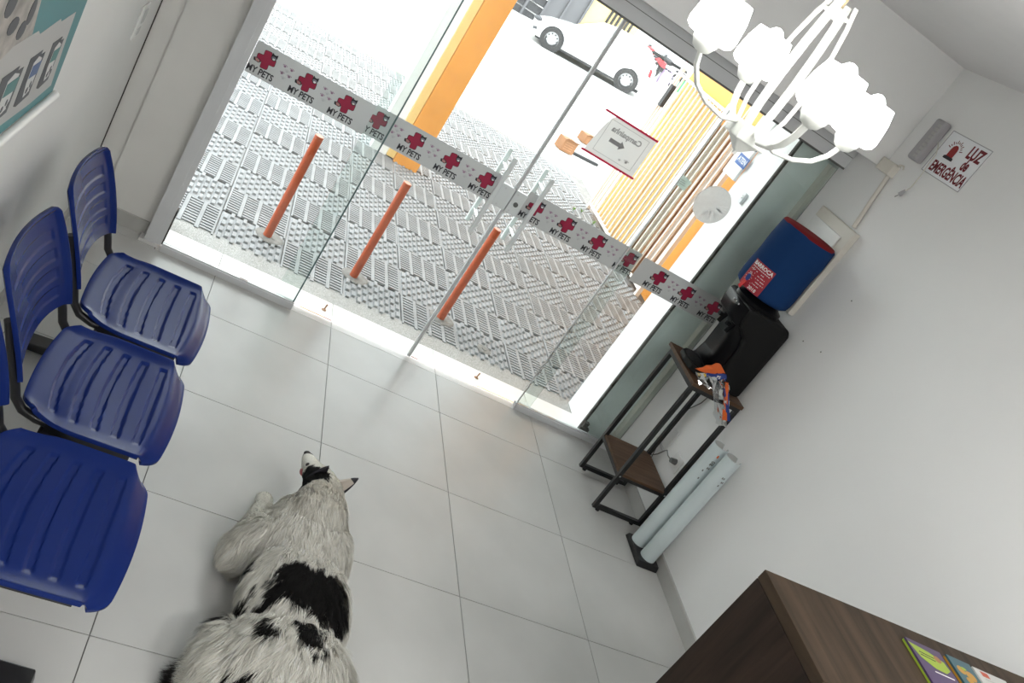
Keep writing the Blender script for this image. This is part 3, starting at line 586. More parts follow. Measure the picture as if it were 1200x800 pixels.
# covered gallon
bx, by, bz, brd, bh = 2.183, cyc + .028, 1.312, .143, .348
t = thing('water_gallon', 'water gallon in a blue fabric cover with red top', 'water gallon', (bx, by, bz))
pr_ = [(.06, -.002), (brd * .86, 0), (brd * .97, .012), (brd, .03)] + [(brd * (1 + .012 * math.sin(i * 1.3)), .03 + (bh - .045) * i / 8) for i in range(1, 9)] + [(brd * .985, bh - .006), (brd * .95, bh)]
cv = MB().lathe(pr_, (bx, by, bz), 48, capb=True)
cv.v = [(bx + (x - bx) * (1 + .018 * math.sin(3 * math.atan2(y_ - by, x - bx) + 9 * (z - bz))), by + (y_ - by) * (1 + .018 * math.sin(3 * math.atan2(y_ - by, x - bx) + 9 * (z - bz))), z) for x, y_, z in cv.v]
cv.build('fabric_cover', 'cloth', t, smooth=60)
MB().lathe([(brd * .975, bh - .004), (brd * .93, bh + .006), (brd * .5, bh + .010), (.001, bh + .010)], (bx, by, bz), 48).build('red_top', 'clothr', t, smooth=60)
AC = math.radians(-152)
def wrap(a, z, r=brd * 1.022): th = AC + a / brd; return (bx + r * math.cos(th), by + r * math.sin(th), bz + z)
lb = MB(); nn = 14; lw_, l0, l1 = .062, .006, .140
lb.add([wrap(-lw_ + 2 * lw_ * i / nn, z, brd * 1.024) for z in (l0, l1) for i in range(nn + 1)], [(i, i + 1, nn + 2 + i, nn + 1 + i) for i in range(nn)])
lo = lb.build('label', 'labr', t, smooth=60); lo['label'] = 'red label with white lettering'
def wrapped_text(s_, size, z, mt, bold, a0=0.0, sx=1.0):
    me = text_mesh(s_, size, mt, bold=bold, ext=.0002, sx=sx); map_mesh(me, lambda c: Vector(wrap(c.x + a0, z + c.y, brd * 1.031 + c.z))); o_ = child('lettering', me, lo, (0, 0, 0)); return o_
wrapped_text('BARROCA', .0245, .124, 'paper', .0009, 0, 1.0)
wrapped_text('2018', .022, .018, 'paper', .0003, .018)
ln = MB()
for k, (a, b) in enumerate(((-.052, .055), (-.045, .050), (.002, .045), (-.005, .05), (.012, .055), (-.002, .040))):
    z = .106 - k * .0135
    for q in range(10):
        if random.random() < .8:
            p0 = a + (b - a) * q / 10; p1 = p0 + (b - a) / 14; ln.add([wrap(p0, z, brd * 1.0295), wrap(p1, z, brd * 1.0295), wrap(p1, z + .0035, brd * 1.0295), wrap(p0, z + .0035, brd * 1.0295)], [(0, 1, 2, 3)])
for k in range(40):
    a_ = random.gauss(-.035, .010); z = .062 + random.gauss(0, .016); ln.add([wrap(a_, z, brd * 1.0295), wrap(a_ + .004, z + .001, brd * 1.0295), wrap(a_ + .003, z + .005, brd * 1.0295)], [(0, 1, 2)])
ln.build('fine_print', 'paper', lo)
de = MB(); de.add([wrap(-.033 + .013 * math.cos(2 * PI * i / 14), .050 + .018 * math.sin(2 * PI * i / 14), brd * 1.032) for i in range(14)], [tuple(range(14))]); de.build('blue_drop', 'ublue', lo)
tb = MB(); tb.add([wrap(-.040, .034, brd * 1.034), wrap(-.022, .030, brd * 1.034), wrap(-.030, -.012, brd * 1.05), wrap(-.048, -.008, brd * 1.05)], [(0, 1, 2, 3)]); o = tb.build('red_tab', 'tabr', t); q = o.modifiers.new('s', 'SOLIDIFY'); q.thickness = .003

# plastic bag of cups draped over the table's front edge
t = thing('plastic_bag', 'crumpled clear bag with orange and blue print on table', 'bag', (2.16, -.29, .70))
def sheet(name, pts_rows, m, seed=0, amp=.004):
    rnd = random.Random(seed); b = MB(); nr = len(pts_rows); nc = len(pts_rows[0])
    vs = [(x + rnd.uniform(-amp, amp), y_ + rnd.uniform(-amp, amp) - amp, z + rnd.uniform(-amp, amp)) for row in pts_rows for x, y_, z in row]
    b.add(vs, [(i * nc + j, i * nc + j + 1, (i + 1) * nc + j + 1, (i + 1) * nc + j) for i in range(nr - 1) for j in range(nc - 1)]); return b.build(name, m, t)
def lerp(a, b, u): return tuple(a[k] + (b[k] - a[k]) * u for k in range(3))
def rows(A, B, C_, D, nr, nc): return [[lerp(lerp(A, B, j / nc), lerp(D, C_, j / nc), i / nr) for j in range(nc + 1)] for i in range(nr + 1)]
yb = -.268
sheet('orange_print', rows((2.018, yb, .905), (2.090, yb - .004, .990), (2.165, yb, .955), (2.085, yb - .012, .915), 3, 6), 'uor', 1)
sheet('blue_print', rows((2.060, yb - .016, .912), (2.165, yb - .008, .958), (2.185, yb - .012, .925), (2.10, yb - .018, .900), 2, 6), 'ublue', 2, .003)
sheet('yellow_print', rows((2.030, yb - .016, .900), (2.072, yb - .018, .914), (2.080, yb - .020, .902), (2.040, yb - .018, .886), 1, 3), 'uyel', 3, .002)
sheet('clear_film', rows((2.018, yb - .010, .902), (2.19, yb - .014, .935), (2.18, yb - .030, .868), (2.06, yb - .030, .862), 4, 8), 'film', 4, .007)
sheet('clear_film', rows((2.115, yb - .022, .90), (2.20, yb - .022, .925), (2.345, yb - .030, .725), (2.285, yb - .030, .715), 8, 5), 'film', 5, .006)
sheet('orange_print', rows((2.172, yb - .026, .925), (2.192, yb - .028, .930), (2.318, yb - .036, .757), (2.296, yb - .034, .752), 6, 2), 'uor', 6, .003)
sheet('blue_print', rows((2.190, yb - .028, .895), (2.212, yb - .028, .905), (2.338, yb - .038, .762), (2.318, yb - .036, .757), 5, 2), 'ublue', 7, .003)
pm = map_mesh(text_mesh('PS', .022, 'paper', bold=.0006, ext=.0003), lambda c: Vector((c.x, -c.z, c.y))); o = child('lettering', pm, t, (2.128, yb - .030, .930)); o.rotation_euler[1] = -.2
cupst = MB()
for k in range(6): cupst.lathe([(.030, 0), (.036, .02)], (0, 0, k * .006), 16)
o = cupst.build('cup_stack', 'pvc', t); o.rotation_euler = (PI / 2, .35, 0)
o.location = (2.088 - 2.16, -.262 + .29 - .0, .888 - .70)

# ================================================================== PVC PIPES
t = thing('pipe_stand', 'two pale pipes with notched tops on a black base', 'umbrella stand', (2.29, -.49, 0))
MB().prism([(-.60, 0), (-.385, 0), (-.398, .030), (-.587, .030)], 0, 2.238, 2.362).build('base', 'black', t, bevel=.004)
def pvc(cx, cy, h, r, na):
    n = 36; b = MB(); ro, ri = r, r - .004; vs = []; fs = []
    top = []
    for j in range(n):
        a = 2 * PI * j / n; d = abs((a - na + PI) % (2 * PI) - PI); top.append(h - (.026 if d < .30 else 0))
    for rad in (ro, ri):
        for j in range(n): a = 2 * PI * j / n; vs.append((cx + rad * math.cos(a), cy + rad * math.sin(a), .030))
        for j in range(n): a = 2 * PI * j / n; vs.append((cx + rad * math.cos(a), cy + rad * math.sin(a), top[j]))
    mi = []
    for j in range(n):
        k = (j + 1) % n; fs.append((j, k, n + k, n + j)); mi.append(0); fs.append((2 * n + j, 3 * n + j, 3 * n + k, 2 * n + k)); mi.append(1); fs.append((n + j, n + k, 3 * n + k, 3 * n + j)); mi.append(0)
    st0 = len(b.m); b.add(vs, fs); b.m = mi
    return b.build('pipe', ['pvc', 'pvci'], t, smooth=50)
for cx, cy, h, na, pr in ((2.283, -.443, .69, .25, 1), (2.306, -.538, .70, .1, 0)):
    p = pvc(cx, cy, h, .0405, na); rp = .0413
    def pw_(a, z): return (cx + rp * math.cos(a), cy + rp * math.sin(a), z)
    b = MB(); a0 = math.radians(-118)
    for k in range(5 if pr else 3):
        z = h - .10 - k * .022; aa = a0 + (.15 if k % 2 else -.1) + (.3 if not pr else 0)
        for q in range(2):
            if random.random() < .8: b.add([pw_(aa + q * .2, z), pw_(aa + .14 + q * .2, z), pw_(aa + .14 + q * .2, z + .010), pw_(aa + q * .2, z + .010)], [(0, 1, 2, 3)])
    b.build('marking', 'alud', p)
    if pr:
        me = map_mesh(text_mesh('80', .026, 'alud', bold=.0006, ext=.0002), lambda c: Vector(pw_(a0 + .35 + c.y / rp * -1, h - .085 + c.x))); child('lettering', me, p, (0, 0, 0))
        MB().add([pw_(a0 + .2, h - .05), pw_(a0 + .4, h - .05), pw_(a0 + .4, h - .035), pw_(a0 + .2, h - .035)], [(0, 1, 2, 3)]).build('orange_mark', 'uor', p)

# ================================================================== RIGHT WALL FITTINGS
t = thing('wall_socket', 'white wall socket with plugged black cable under table', 'socket', (XR, -.15, .32))
MB().box(XR - .008, XR, -.198, -.106, .322, .408).build('plate', 'white', t, bevel=.003)
MB().cyl((XR - .008, -.150, .366), (XR - .040, -.150, .366), .017, .013, n=14).build('plug', 'alud', t, smooth=40)
cab = [(XR - .04, -.150, .366), (XR - .055, -.13, .372), (XR - .05, -.09, .378), (XR - .03, -.05, .35), (XR - .03, -.02, .30), (XR - .03, .015, .262)]
tag(MB().tube(cab, .003, 8).build('power_cable', 'alud', smooth=40), 'short grey cable from the wall socket to the shelf', 'cable')
cab2 = [(2.3675, .02, .84), (2.3675, -.02, .74), (2.3675, .00, .66), (2.3675, .05, .58), (2.3675, .06, .50), (2.3675, .09, .42), (2.3675, .09, .36), (2.3675, .05, .29), (2.3675, .02, .22)]
tag(MB().tube(cab2, .0028, 8).build('power_cable', 'alud', smooth=40), 'long grey cable hanging down behind the table', 'cable')
t = thing('wall_leaflet', 'small pale blue leaflet on the wall behind the table', 'leaflet', (XR, .04, .33))
MB().box(XR - .003, XR, -.01, .10, .335, .455).build('paper', 'paper', t); MB().box(XR - .012, XR - .003, -.012, .105, .322, .334).build('clip_strip', 'alu', t)
t = thing('electrical_panel', 'cream electrical panel with white cover on right wall', 'electrical panel', (XR, .08, 1.3))
MB().box(XR - .035, XR, -.105, .235, 1.305, 1.78).build('frame', 'cream', t, bevel=.005)
MB().box(XR - .043, XR - .035, -.045, .225, 1.36, 1.725).build('door', 'white', t, bevel=.002)
t = thing('cable_conduit', 'cream cable conduit dropping to the electrical panel', 'conduit', (XR, -.01, 1.8))
MB().box(XR - .04, XR, -.01, .095, 2.055, 2.115).build('junction_box', 'cream', t, bevel=.003)
MB().tube([(XR - .011, .012, 2.055), (XR - .011, -.005, 1.95), (XR - .011, -.035, 1.79)], .011, 8).build('pipe', 'cream', t, smooth=50)
MB().tube([(XR - .02, -.01, 2.11), (XR - .03, -.03, 2.12), (XR - .025, -.05, 2.125), (XR - .02, -.055, 2.11)], .004, 6).build('loose_wire', 'cream', t)
t = thing('emergency_light', 'grey emergency light bar mounted beside the red-lettered sign', 'emergency light', (XR, -.07, 2.16))
MB().box(XR - .045, XR - .001, -.105, -.035, 2.165, 2.365).build('body', 'greyp', t, bevel=.012, seg=3)
for k in range(9): MB().box(XR - .047, XR - .045, -.098, -.075, 2.18 + k * .019, 2.192 + k * .019).build('led_window', 'pgrey', t)
wire = [(XR - .012, -.107, 2.28), (XR - .012, -.128, 2.265), (XR - .010, -.148, 2.235), (XR - .010, -.150, 2.19), (XR - .012, -.165, 2.13), (XR - .012, -.165, 2.07), (XR - .012, -.150, 2.04)]
MB().tube(wire, .0025, 8).build('cord', 'cream', t, smooth=50)
o = MB().tube([(XR - .012, -.150, 2.045), (XR - .012, -.142, 2.030), (XR - .012, -.136, 2.020)], [.006, .009, .010], 8).build('plug', 'greyp', t, smooth=50)
for dz in (-.005, .005): MB().cyl((XR - .012, -.136 - dz * .8, 2.020 + dz), (XR - .012, -.125 - dz * .8, 2.006 + dz), .0018, n=6).build('pin', 'alud', o)
t = thing('emergency_sign', 'white sign with siren reading LUZ de EMERGÊNCIA', 'sign', (XR, -.27, 2.16))
MB().box(XR - .003, XR, -.405, -.128, 2.155, 2.352).build('board', 'signw', t)
fb = MB()
for a in ((-.406, -.403, 2.155, 2.352), (-.130, -.127, 2.155, 2.352), (-.406, -.127, 2.154, 2.157), (-.406, -.127, 2.350, 2.353)): fb.box(XR - .0042, XR - .003, a[0], a[1], a[2], a[3])
fb.build('edge', 'greyp', t)
XS = XR - .0035
def wtext(s_, size, yc, zc, sx, bold): me = map_mesh(text_mesh(s_, size, 'sred', bold=bold, ext=.0003, sx=sx), lambda c: Vector((-c.z, -c.x, c.y))); return child('lettering', me, t, (XS, yc, zc))
wtext('LUZ', .074, -.341, 2.306, .66, .0030); wtext('de', .070, -.334, 2.254, .58, .0024); wtext('EMERGÊNCIA', .066, -.278, 2.192, .60, .0021)
o = MB().prism([(-.236, 2.252), (-.236, 2.285), (-.232, 2.298), (-.222, 2.306), (-.208, 2.306), (-.198, 2.298), (-.194, 2.285), (-.194, 2.252)], 0, XS - .0005, XS).build('siren_dome', 'sred2', t)
MB().prism([(-.247, 2.240), (-.247, 2.250), (-.240, 2.254), (-.190, 2.254), (-.183, 2.250), (-.183, 2.240)], 0, XS - .0006, XS).build('siren_base', 'ink', t)
ry = MB()
for k in range(13):
    a = PI * (.0 + k / 12); ca, sa = math.cos(a), math.sin(a); c0 = (-.215, 2.280)
    if 0 <= k <= 12 and k not in (0, 12):
        r0, r1 = .034, .044 + .006 * (k % 2); nx, nz = -sa * .0018, ca * .0018
        ry.prism([(c0[0] + r0 * ca + nx, c0[1] + r0 * sa + nz), (c0[0] + r0 * ca - nx, c0[1] + r0 * sa - nz), (c0[0] + r1 * ca - nx, c0[1] + r1 * sa - nz), (c0[0] + r1 * ca + nx, c0[1] + r1 * sa + nz)], 0, XS - .0005, XS)
ry.build('siren_rays', 'sred', t)
# nail marks
for y_, z, lab in ((-.35, 1.55, 'tiny dark nail mark in the wall right of the electrical panel'), (-.28, 1.27, 'tiny dark nail mark in the wall just right of the gallon'), (-.42, 1.30, 'tiny dark nail mark in the wall furthest from the gallon')): tag(MB().cyl((XR - .001, y_, z), (XR - .003, y_, z), .003, n=8).build('wall_nail', 'alud'), lab, 'nail', 'nail marks in the right wall')

# ================================================================== COUNTER
t = thing('reception_counter', 'dark walnut reception counter at the lower right', 'counter', (1.84, -2.25, 0))
cx0, cy1, cy0, ch = 1.302, -2.052, -2.378, 1.157
MB().box(cx0, XR - .004, cy0, cy1, ch - .030, ch).build('top', 'walnut_t', t, bevel=.0015)
MB().box(cx0, cx0 + .030, -2.75, cy1, 0, ch - .031).build('side_panel', 'walnut_s', t, bevel=.0015)
MB().box(cx0 + .031, XR - .004, cy1 - .025, cy1 - .002, 0, ch - .031).build('front_panel', 'walnut_s', t)
MB().box(cx0 + .031, XR - .004, -2.75, cy0 + .03, .71, .74).build('worktop', 'walnut_t', t)
def leaf(x, y1, w, h, th, rz, mats, lab, art):
    t = thing('leaflet_stack', lab, 'leaflets', (x, y1, ch), 'leaflets on the counter'); t.rotation_euler[2] = rz; ORG[t.name] = (0, 0, 0)
    MB().box(0, w, -h, 0, .0005, th * .55).build('lower_leaflets', mats[1], t); MB().box(0, w, -h, 0, th * .55, th).build('top_leaflet', mats[0], t)
    for nm, pts, m, k in art: MB().prism([(px * w, -h + py * h) for px, py in pts], 2, th, th + .0004 * (k + 1)).build(nm, m, t)
    return t
leaf(1.757, -2.112, .130, .19, .012, -.06, ('purple', 'lime'), 'purple and lime green leaflet stack on the counter', [('lime_patch', [(.0, .93), (.55, .88), (.9, .80), (.95, .66), (.75, .57), (.45, .58), (.15, .70)], 'lime', 0), ('dog_picture', disc(.72, .80, .10, .06, 12), 'brown', 1), ('text_line', [(.35, .50), (.9, .50), (.9, .52), (.35, .52)], 'paper', 0), ('text_line', [(.2, .75), (.6, .73), (.6, .745), (.2, .765)], 'ink', 1), ('text_line', [(.2, .80), (.6, .78), (.6, .795), (.2, .815)], 'ink', 1)])
leaf(1.918, -2.114, .092, .14, .012, -.05, ('petrol', 'amber'), 'teal leaflet stack with amber picture on the counter', [('amber_fruit', disc(.62, .62, .2, .12, 14), 'amber', 0), ('amber_fruit', disc(.3, .70, .16, .10, 14), 'amber', 0), ('green_leaf', disc(.45, .76, .12, .04, 10), 'lime', 1), ('amber_fruit', disc(.42, .48, .15, .08, 14), 'amber', 0)])
leaf(2.025, -2.118, .140, .17, .010, -.04, ('lgrey', 'paper'), 'white leaflet stack with red square on the counter', [('red_square', [(.18, .96), (.40, .96), (.40, .86), (.18, .86)], 'lred', 0), ('text_line', [(.2, .8), (.9, .8), (.9, .82), (.2, .82)], 'pgrey', 0)])

# ================================================================== CHANDELIER
hx, hy, hz = .726, -1.708, 1.958
t = thing('chandelier', 'white four-arm chandelier with lit frosted shades', 'chandelier', (hx, hy, 1.92))
hb = MB().box(hx - .040, hx + .040, hy - .040, hy + .040, hz - .020, hz + .016)
hb.add([(hx - .030, hy - .030, hz - .020), (hx + .030, hy - .030, hz - .020), (hx + .030, hy + .030, hz - .020), (hx - .030, hy + .030, hz - .020), (hx - .007, hy - .007, hz - .046), (hx + .007, hy - .007, hz - .046), (hx + .007, hy + .007, hz - .046), (hx - .007, hy + .007, hz - .046)], [(0, 1, 5, 4), (1, 2, 6, 5), (2, 3, 7, 6), (3, 0, 4, 7), (4, 5, 6, 7)])
hb.build('hub', 'lampw', t, bevel=.004)
MB().cyl((hx, hy, hz - .054), (hx, hy, hz - .042), .006, n=10).build('finial', 'lampw', t)
zs, ra = 2.042, .203
rod_top = 2.247
for k in range(4):
    a = 1.50 + k * PI / 2; c, s_ = math.cos(a), math.sin(a)
    P = [(.030, .012), (.075, -.004), (.125, .004), (.165, .024), (.190, .054), (.201, .084)]
    MB().tube([(hx + r * c, hy + r * s_, hz + z - .0) for r, z in P], .008, 8, flat=(.0085, .0055)).build('arm', 'lampw', t, smooth=50)
    sx_, sy_ = hx + ra * c, hy + ra * s_
    o = MB().lathe([(.009, -.006), (.020, 0), (.029, .016), (.031, .028)], (sx_, sy_, zs), 20, capb=True).build('lamp_cup', 'lampw', t, smooth=50)
    sh = MB().lathe([(.026, .022), (.044, .024), (.055, .032), (.0575, .046), (.053, .086), (.044, .118), (.042, .118), (.051, .086), (.055, .046), (.052, .036), (.026, .026)], (sx_, sy_, zs), 36).build('lamp_shade', 'shade', t, smooth=60)
    MB().ell((sx_, sy_, zs + .104), (.022, .022, .030), 14).build('bulb', 'bulb', sh, smooth=60)
    # upright straps bowing outward
    a2 = a + PI / 4; c2, s2 = math.cos(a2), math.sin(a2)
    Q = [(.040, .012), (.052, .06), (.056, .13), (.050, .21), (.040, .27), (.028, .315)]
    MB().tube([(hx + r * c2, hy + r * s2, hz + z) for r, z in Q], .008, 8, flat=(.0105, .0040)).build('strap', 'lampw', t, smooth=50)
    MB().cyl((hx, hy, rod_top), (hx + .036 * c2, hy + .036 * s2, rod_top), .0045, n=8).build('spoke', 'lampw', t)
MB().cyl((hx, hy, rod_top - .012), (hx, hy, rod_top + .012), .012, n=14).build('top_collar', 'lampw', t)
MB().tube([(hx, hy, rod_top), (hx, hy, ZC - .02)], .0035, 8).build('hanging_cord', 'cord', t)
MB().lathe([(.055, 0), (.05, -.02), (.012, -.03)], (hx, hy, ZC - .001), 24, capt=True).build('ceiling_rose', 'lampw', t, smooth=40)
# ceiling lamps further back in the room
for x, y_, lab in ((1.55, -3.3, 'square ceiling lamp above the reception counter'), (.5, -4.2, 'square ceiling lamp at the back of the room')):
    t = thing('ceiling_lamp', lab, 'lamp', (x, y_, ZC - .04), 'square ceiling lamps')
    MB().box(x - .21, x + .21, y_ - .21, y_ + .21, ZC - .03, ZC - .001).build('frame', 'white', t); MB().box(x - .195, x + .195, y_ - .195, y_ + .195, ZC - .034, ZC - .030).build('diffuser', 'clamp', t)

# ================================================================== STREET: CAR, GATE, MOTORBIKES
t = thing('parked_car', 'white hatchback car parked across the street', 'car', (8.166, 22.786, -.286)); ORG[t.name] = (0, 0, 0)
t.rotation_euler = (0, .0936, 2.773)
stn = [(2.02, .30, .60, .63, .56, .50), (1.93, .24, .68, .71, .72, .62), (1.70, .20, .76, .80, .80, .70), (1.25, .20, .84, .90, .84, .74), (.88, .20, .88, .965, .85, .74), (.55, .20, .89, 1.18, .85, .67), (.15, .20, .90, 1.40, .85, .60), (-.35, .20, .91, 1.47, .85, .59), (-.95, .20, .93, 1.45, .85, .585), (-1.40, .21, .95, 1.36, .84, .575), (-1.68, .24, .96, 1.16, .82, .62), (-1.84, .30, .94, .99, .77, .62), (-1.92, .40, .80, .82, .66, .55)]
b = MB(); R_ = []
def ring(x, lo, be, to, w, wt):
    h = [(0, to + .012), (wt * .8, to), (wt, to - .035), (w * .985, be), (w, (be + lo) / 2 + .10), (w * .985, lo + .10), (w * .93, lo), (0, lo)]
    return [(x, y_, z) for y_, z in h] + [(x, -y_, z) for y_, z in h[-2:0:-1]]
vs = []
for s_ in stn: vs += ring(*s_)
nr = 14; fs = [(i * nr + j, i * nr + (j + 1) % nr, (i + 1) * nr + (j + 1) % nr, (i + 1) * nr + j) for i in range(len(stn) - 1) for j in range(nr)]
fs += [tuple(range(nr))[::-1], tuple(range((len(stn) - 1) * nr, len(stn) * nr))]
b.add(vs, fs); o = b.build('body', 'carw', t, smooth=35)
def side_win(ss, sg, lo=.10, hi=.90):
    b = MB(); vs = []
    for x, l, be, to, w, wt in ss:
        for u in (lo, hi): vs.append((x, sg * (w * .985 + (wt - w * .985) * u + .006), be + (to - .035 - be) * u))
    b.add(vs, [(2 * i, 2 * i + 2, 2 * i + 3, 2 * i + 1) for i in range(len(ss) - 1)]); return b
for sg in (1, -1):
    side_win([stn[5], stn[6], stn[7]], sg).build('side_window', 'carg', t); side_win([(-.42, .2, .912, 1.468, .85, .59), stn[8], (-1.25, .205, .945, 1.395, .843, .577)], sg).build('side_window', 'carg', t)
ws = MB().add([(.80, -.62, .985), (.80, .62, .985), (.22, .53, 1.375), (.22, -.53, 1.375)], [(0, 1, 2, 3)]); ws.v = [(x + .03, y_, z + .035) for x, y_, z in ws.v]; ws.build('windscreen', 'carg', t)
MB().add([(-1.46, -.50, 1.35), (-1.46, .50, 1.35), (-1.74, .56, 1.10), (-1.74, -.56, 1.10)], [(0, 1, 2, 3)]).build('rear_window', 'carg', t)
for sg in (1, -1):
    MB().ell((1.86, sg * .70, .655), (.17, .11, .075), 14).build('headlamp', 'lampg', t, smooth=60)
    MB().prism([(1.93, .40), (1.80, .44), (1.78, .36), (1.90, .33)], 1, sg * .60, sg * .80).build('fog_lamp', 'lampg', t)
    o = MB().ell((.62, sg * .93, .96), (.07, .07, .05), 12).build('mirror', 'carw', t, smooth=60); MB().box(.60, .66, min(sg * .84, sg * .92), max(sg * .84, sg * .92), .92, .94).build('mirror_arm', 'dk', o)
    MB().prism([(-1.60, .95), (-1.80, .92), (-1.84, .70), (-1.72, .72)], 1, sg * .74, sg * .80).build('tail_lamp', 'bred', t)
    MB().box(-1.0, 1.0, min(sg * .70, sg * .838), max(sg * .70, sg * .838), .15, .21).build('sill_skirt', 'dk', t)
    for wx in (1.24, -1.24):
        o = MB().cyl((wx, sg * .60, .315), (wx, sg * .858, .325), .365, n=32).build('wheel_arch_shade', 'dk', t)  # solid dark disc in place of the shaded hollow behind the wheel
        tc_ = [(.305, .0), (.312, .05), (.312, .17), (.305, .20), (.225, .205), (.215, .185)]
        b = MB().lathe(tc_, (0, 0, 0), 36); b.v = [(wx + x, sg * (.675 + z), .312 + y_) for x, y_, z in b.v]; w_ = b.build('tyre', 'tyre', t, smooth=40)
        b = MB().lathe([(.22, .190), (.20, .180), (.10, .195), (.0, .20)], (0, 0, 0), 36); b.v = [(wx + x, sg * (.675 + z), .312 + y_) for x, y_, z in b.v]; b.build('wheel_rim', 'rim', w_, smooth=40)
        h = MB()
        for k in range(10):
            a = 2 * PI * k / 10; h.cyl((wx + .165 * math.cos(a), sg * .855, .312 + .165 * math.sin(a)), (wx + .165 * math.cos(a), sg * .8685, .312 + .165 * math.sin(a)), .024, n=8)
        h.build('rim_hole_shade', 'dk', w_)  # dark pegs on the rim, painted for the shade inside its openings
MB().box(1.98, 2.035, -.42, .42, .44, .54).build('grille', 'dk', t); MB().box(1.96, 2.035, -.50, .50, .30, .37).build('lower_grille', 'dk', t)
MB().box(-1.7, 1.75, -.70, .70, .14, .21).build('underbody', 'dk', t)
# opposite building
tag(MB().box(-16, 10.5, 27.3, 28, -1.2, 5).build('opposite_facade', 'ext'), 'white building facade across the street', 'facade', kind='structure')
t = thing('garage_gate', 'charcoal garage gate behind the parked car', 'gate', (6.9, 27.2, -.4))
for k in range(5): MB().box(5.25 + k * .64, 5.86 + k * .64, 27.2, 27.29, -.45, 3.0).build('gate_panel', 'ggrey' if k > 2 else 'gdark', t)
for k in range(4): MB().box(5.2, 7.2, 27.14, 27.19, -.1 + k * .30, -.06 + k * .30).build('gate_rail', 'chrome', t)
for k in range(6): MB().box(5.20 + k * .64, 5.28 + k * .64, 27.10, 27.19, -.45, 3.0).build('gate_stile', 'ggrey', t)
t = thing('yellow_panel_wall', 'yellow wall with slatted opening beside the garage gate', 'wall panel', (9.4, 27.2, -.2))
MB().box(8.50, 10.4, 27.2, 27.29, -.4, 3.0).build('panel', 'yellow', t)
for k in range(6): MB().box(9.22 + k * .17, 9.31 + k * .17, 27.16, 27.2, .72, 1.8).build('slot', 'dk', t)
tag(MB().box(7.9, 44, 40, 41, -.6, 6).build('far_facade', 'ext'), 'pale far building at the end of the street', 'facade', kind='structure')
def moto(x, y_, z, rz, m, lab):
    t = thing('motorbike', lab, 'motorbike', (x, y_, z), 'motorbikes parked up the street'); ORG[t.name] = (0, 0, 0); t.rotation_euler[2] = rz
    for wx in (-.62, .62):
        b = MB().lathe([(.22, -.03), (.29, -.045), (.31, 0), (.29, .045), (.22, .03)], (0, 0, 0), 24); b.v = [(wx + a, c, .31 + b_) for a, b_, c in b.v]; w_ = b.build('wheel', 'tyre', t, smooth=50)
        MB().cyl((wx, -.04, .31), (wx, .04, .31), .06, n=12).build('wheel_hub', 'rim', w_)
        h = MB()
        for k in range(6): a = PI * k / 6; h.cyl((wx - .22 * math.cos(a), 0, .31 - .22 * math.sin(a)), (wx + .22 * math.cos(a), 0, .31 + .22 * math.sin(a)), .008, n=6)
        h.build('spokes', 'rim', w_)
    MB().box(-.25, .28, -.12, .12, .25, .55).build('engine', 'gdark', t, bevel=.04); MB().ell((.18, 0, .78), (.30, .14, .13), 16).build('fuel_tank', m, t, smooth=60)
    MB().prism([(-.85, .80), (-.10, .74), (.0, .80), (-.1, .86), (-.75, .90)], 1, -.13, .13).build('seat', 'rubber', t, bevel=.03)
    for sg in (-1, 1): MB().tube([(.62, sg * .09, .31), (.46, sg * .08, .75), (.38, sg * .08, .98)], .025, 8).build('fork', 'rim', t)
    MB().tube([(.25, -.36, 1.06), (.36, -.20, 1.02), (.38, 0, 1.0), (.36, .20, 1.02), (.25, .36, 1.06)], .016, 8).build('handlebar', 'gdark', t)
    MB().ell((.50, 0, .88), (.10, .10, .11), 14).build('headlight', 'rim', t, smooth=60); MB().prism([(-.95, .55), (-.40, .66), (-.62, .78), (-.92, .74)], 1, -.11, .11).build('rear_mudguard', m, t)
    MB().prism([(.30, .62), (.95, .58), (.80, .68), (.60, .70)], 1, -.07, .07).build('front_mudguard', m, t); MB().tube([(.15, .16, .26), (-.4, .17, .24), (-.8, .18, .34)], .045, 10).build('exhaust', 'rim', t); MB().tube([(-.6, .0, .31), (-.2, 0, .42), (.3, 0, .5), (.38, 0, .95)], .03, 8).build('frame', 'gdark', t)
    MB().tube([(0, .1, .2), (.02, .28, 0.012)], .012, 6).build('side_stand', 'gdark', t)
def gz(x, y): return street_z(x, y) + .004
moto(12.25, 29.6, gz(12.25, 29.6), 1.9, 'bred', 'red and black motorbike parked beyond the white car'); moto(13.35, 30.2, gz(13.35, 30.2), 2.2, 'gdark', 'dark motorbike parked nearest the white fence')
for x, y_, m, lab in ((11.6, 28.6, 'byel', 'yellow shopping bag standing by the motorbikes'), (14.1, 29.0, 'bpink', 'pink shopping bag standing by the motorbikes'), (14.5, 30.6, 'bgreen', 'green shopping bag standing by the motorbikes'), (12.95, 28.9, 'blil', 'lilac shopping bag standing by the motorbikes')):
    z = gz(x, y_)
    t = thing('shopping_bag', lab, 'bag', (x, y_, z), 'bags by the motorbikes')
    MB().prism([(x - .20, z), (x + .20, z), (x + .24, z + .25), (x + .19, z + .55), (x - .19, z + .55), (x - .23, z + .25)], 1, y_ - .1, y_ + .1).build('body', m, t, bevel=.03)
    MB().tube([(x - .1, y_, z + .55), (x - .08, y_, z + .70), (x + .08, y_, z + .70), (x + .1, y_, z + .55)], .015, 6).build('strap', m, t)

